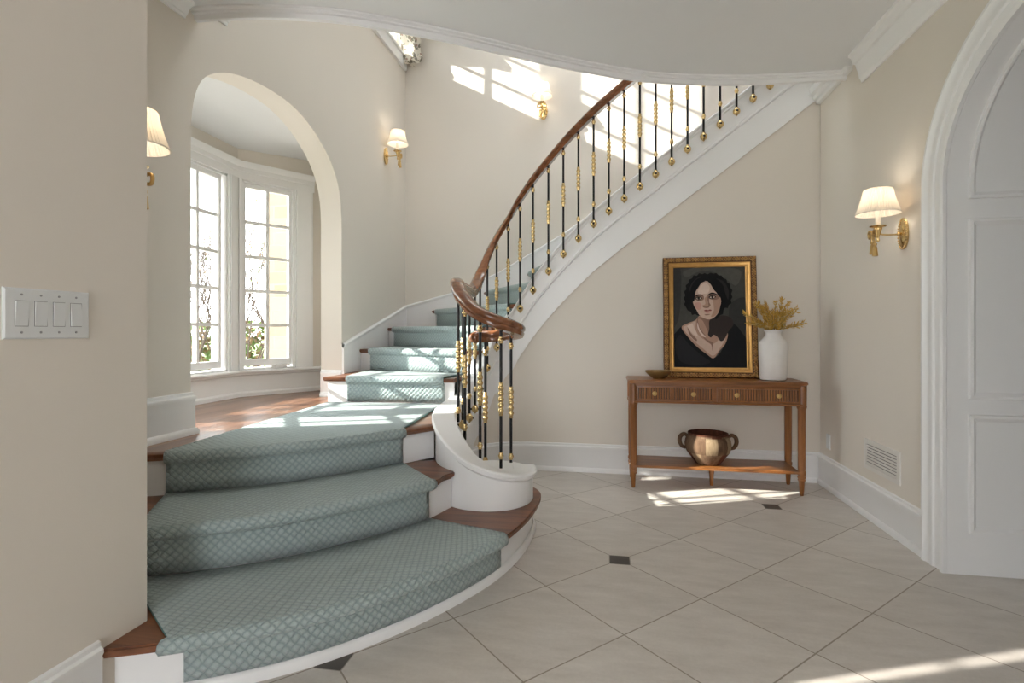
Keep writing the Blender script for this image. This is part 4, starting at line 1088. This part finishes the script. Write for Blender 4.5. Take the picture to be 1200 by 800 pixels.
# ------------------------------------------------------------------ outdoors
MB().box(-9.5, -3.4, -6, 12, -.35, -.30).build('floor_added_patio', plain('added_patio_stone', (.62, .58, .52), .9), kind='structure', smooth=0)  # unseen pale patio, added to bounce sunlight up into the bay
MB().box(-90, -3.4, -40, 90, -.45, -.35).build('lawn', 'lawn', kind='structure', smooth=0)
sw_ = MB(); sw_.box(-4.90, -2.6, 7.0, 7.4, -.4, 5.2); sw_.box(-4.90, -4.5, 7.4, 9.5, -.4, 5.2); sw_.build('stone_wing', 'stone', origin=(-3.7, 7.2, -.4), smooth=0)
tag(bpy.data.objects['stone_wing'], 'golden limestone wing of the house seen through the right window pane', 'building')
def shrub(seed, hgt, spread, nb, leaf):
    r_ = random.Random(seed); br = MB(); lf = MB()
    def grow(p, d, L, rad, dep):
        pts = [p]; q = p
        for i in range(4):
            d = (d+Vector((r_.uniform(-.16, .16), r_.uniform(-.16, .16), r_.uniform(-.04, .12)))).normalized(); q = q+d*L/4; pts.append(q)
        br.tube(pts, [rad*(1-.12*i) for i in range(5)], 4, cap=False)
        if dep == 0:
            for _ in range(leaf):
                c = pts[r_.randint(1, 4)]+Vector([r_.uniform(-.12, .12) for _ in range(3)]); a_ = Vector([r_.uniform(-1, 1) for _ in range(3)]).normalized(); b_ = a_.cross(Vector((r_.random(), r_.random(), 1))).normalized(); s = r_.uniform(.018, .036)
                lf.add([c-a_*s, c+b_*s*.5, c+a_*s, c-b_*s*.5], [(0, 1, 2, 3)], 0 if r_.random() < .6 else 1)
        if dep:
            for _ in range(3): grow(pts[r_.randint(2, 4)], (d+Vector((r_.uniform(-.6, .6), r_.uniform(-.6, .6), r_.uniform(-.05, .5)))).normalized(), L*.68, rad*.6, dep-1)
    for i in range(nb):
        a_ = 2*PI*i/nb+r_.uniform(-.3, .3); grow(Vector((.15*math.cos(a_), .15*math.sin(a_), 0)), Vector((spread*math.cos(a_), spread*math.sin(a_), 1)).normalized(), hgt*.36, .022, 4)
    return br, lf
def plant(name, cat, seed, hgt, spread, nb, leaf):
    t = thing(name, '', cat, (0, 0, 0), 'bare shrubs beyond the lawn'); br, lf = shrub(seed, hgt, spread, nb, leaf)
    br.build('branches', 'bark', t, smooth=40); lf.build('foliage', ['leaf_brown', 'leaf_green'], t, smooth=0); return t
SP = plant('bare_shrub', 'shrub', 11, 4.2, .36, 7, 1)
spots = [(-9.9, 13.0, 1.45, 0), (-7.9, 12.6, 1.3, 1.2), (-13.2, 14.8, 1.55, 2.3), (-11.3, 11.0, 1.1, 3.1), (-14.4, 11.2, 1.4, 4.0), (-6.3, 10.2, .75, 5.0), (-16.8, 15.5, 1.6, .7)]
for i, (x, y, s, a) in enumerate(spots):
    o = SP if i == 0 else copy_tree(SP); o.location = (x, y, -.35); o.rotation_euler = (0, 0, a); o.scale = (s, s, s)
    o['label'] = 'bare twiggy shrub with withered leaves outside the bay windows'
tr_ = thing('added_shade_tree', 'slender leafy tree added out of view to shade the bay windows', 'tree', (-9.0, 1.1, -.35))  # unseen tree, added so its crown blocks sun through the bay window
b = MB(); b.tube(catmull([(-9.0, 1.1, -.4), (-8.97, 1.12, 2), (-9.02, 1.09, 4.2), (-9.0, 1.1, 6.6)], 4), [.07-.004*k for k in range(13)], 8); b.build('trunk', 'bark', tr_, smooth=50)
lf = MB(); r_ = random.Random(9)
for _ in range(4200):
    while True:
        q = Vector([r_.uniform(-1, 1) for _ in range(3)])
        if q.length < 1: break
    c = Vector((-9.0+q.x*.52, 1.1+q.y*.50, 5.92+q.z*.98)); a_ = Vector([r_.uniform(-1, 1) for _ in range(3)]).normalized(); b_ = a_.cross(Vector((r_.random(), r_.random(), 1))).normalized(); s_ = r_.uniform(.05, .09)
    lf.add([c-a_*s_, c+b_*s_*.6, c+a_*s_, c-b_*s_*.6], [(0, 1, 2, 3)], 0 if r_.random() < .4 else 1)
lf.build('foliage', ['leaf_brown', 'leaf_green'], tr_, smooth=0)
hd = thing('hedge', 'low green hedge at the far side of the lawn outside the windows', 'hedge', (-14, 18, -.35))
hm = MB(); r_ = random.Random(4)
for _ in range(5200):
    c = Vector((-24+r_.random()*20, 17.5+r_.random()*1.6, -.35+r_.random()**.8*1.9)); a_ = Vector([r_.uniform(-1, 1) for _ in range(3)]).normalized(); b_ = a_.cross(Vector((r_.random(), r_.random(), 1))).normalized(); s = r_.uniform(.10, .2)
    hm.add([c-a_*s, c+b_*s*.6, c+a_*s, c-b_*s*.6], [(0, 1, 2, 3)], 0 if r_.random() < .45 else 1)
hm.build('hedge_foliage', ['leaf_brown', 'leaf_green'], hd, smooth=0)

# ------------------------------------------------------------------ light
wld = bpy.data.worlds.new('sky'); scn.world = wld; wld.use_nodes = True
bg = wld.node_tree.nodes['Background']; bg.inputs[0].default_value = (.95, .97, 1.0, 1); bg.inputs[1].default_value = 2.2
sd = bpy.data.lights.new('sun', 'SUN'); sd.energy = 4.6; sd.angle = math.radians(.6); sd.color = (1, .95, .86)
so = bpy.data.objects.new('sun', sd); COL.objects.link(so); so.rotation_euler = Vector((1, .38, -.53)).to_track_quat('-Z', 'Y').to_euler()

# ------------------------------------------------------------------ camera and view
cam = bpy.data.cameras.new('camera'); co = bpy.data.objects.new('camera', cam); COL.objects.link(co)
cam.sensor_width = 36; cam.lens = 622/1200*36; cam.shift_y = -12/1200; cam.clip_start = .05; cam.clip_end = 300
co.location = (0, 0, H); co.rotation_euler = (PI/2, 0, math.atan(110/622)); scn.camera = co
vs_ = scn.view_settings; vs_.view_transform = 'Standard'; vs_.look = 'None'; vs_.gamma = 1; vs_.use_curve_mapping = False; vs_.exposure = 1.88
scn.cycles.max_bounces = 10; scn.cycles.diffuse_bounces = 6; scn.cycles.transparent_max_bounces = 12; scn.cycles.sample_clamp_indirect = 6
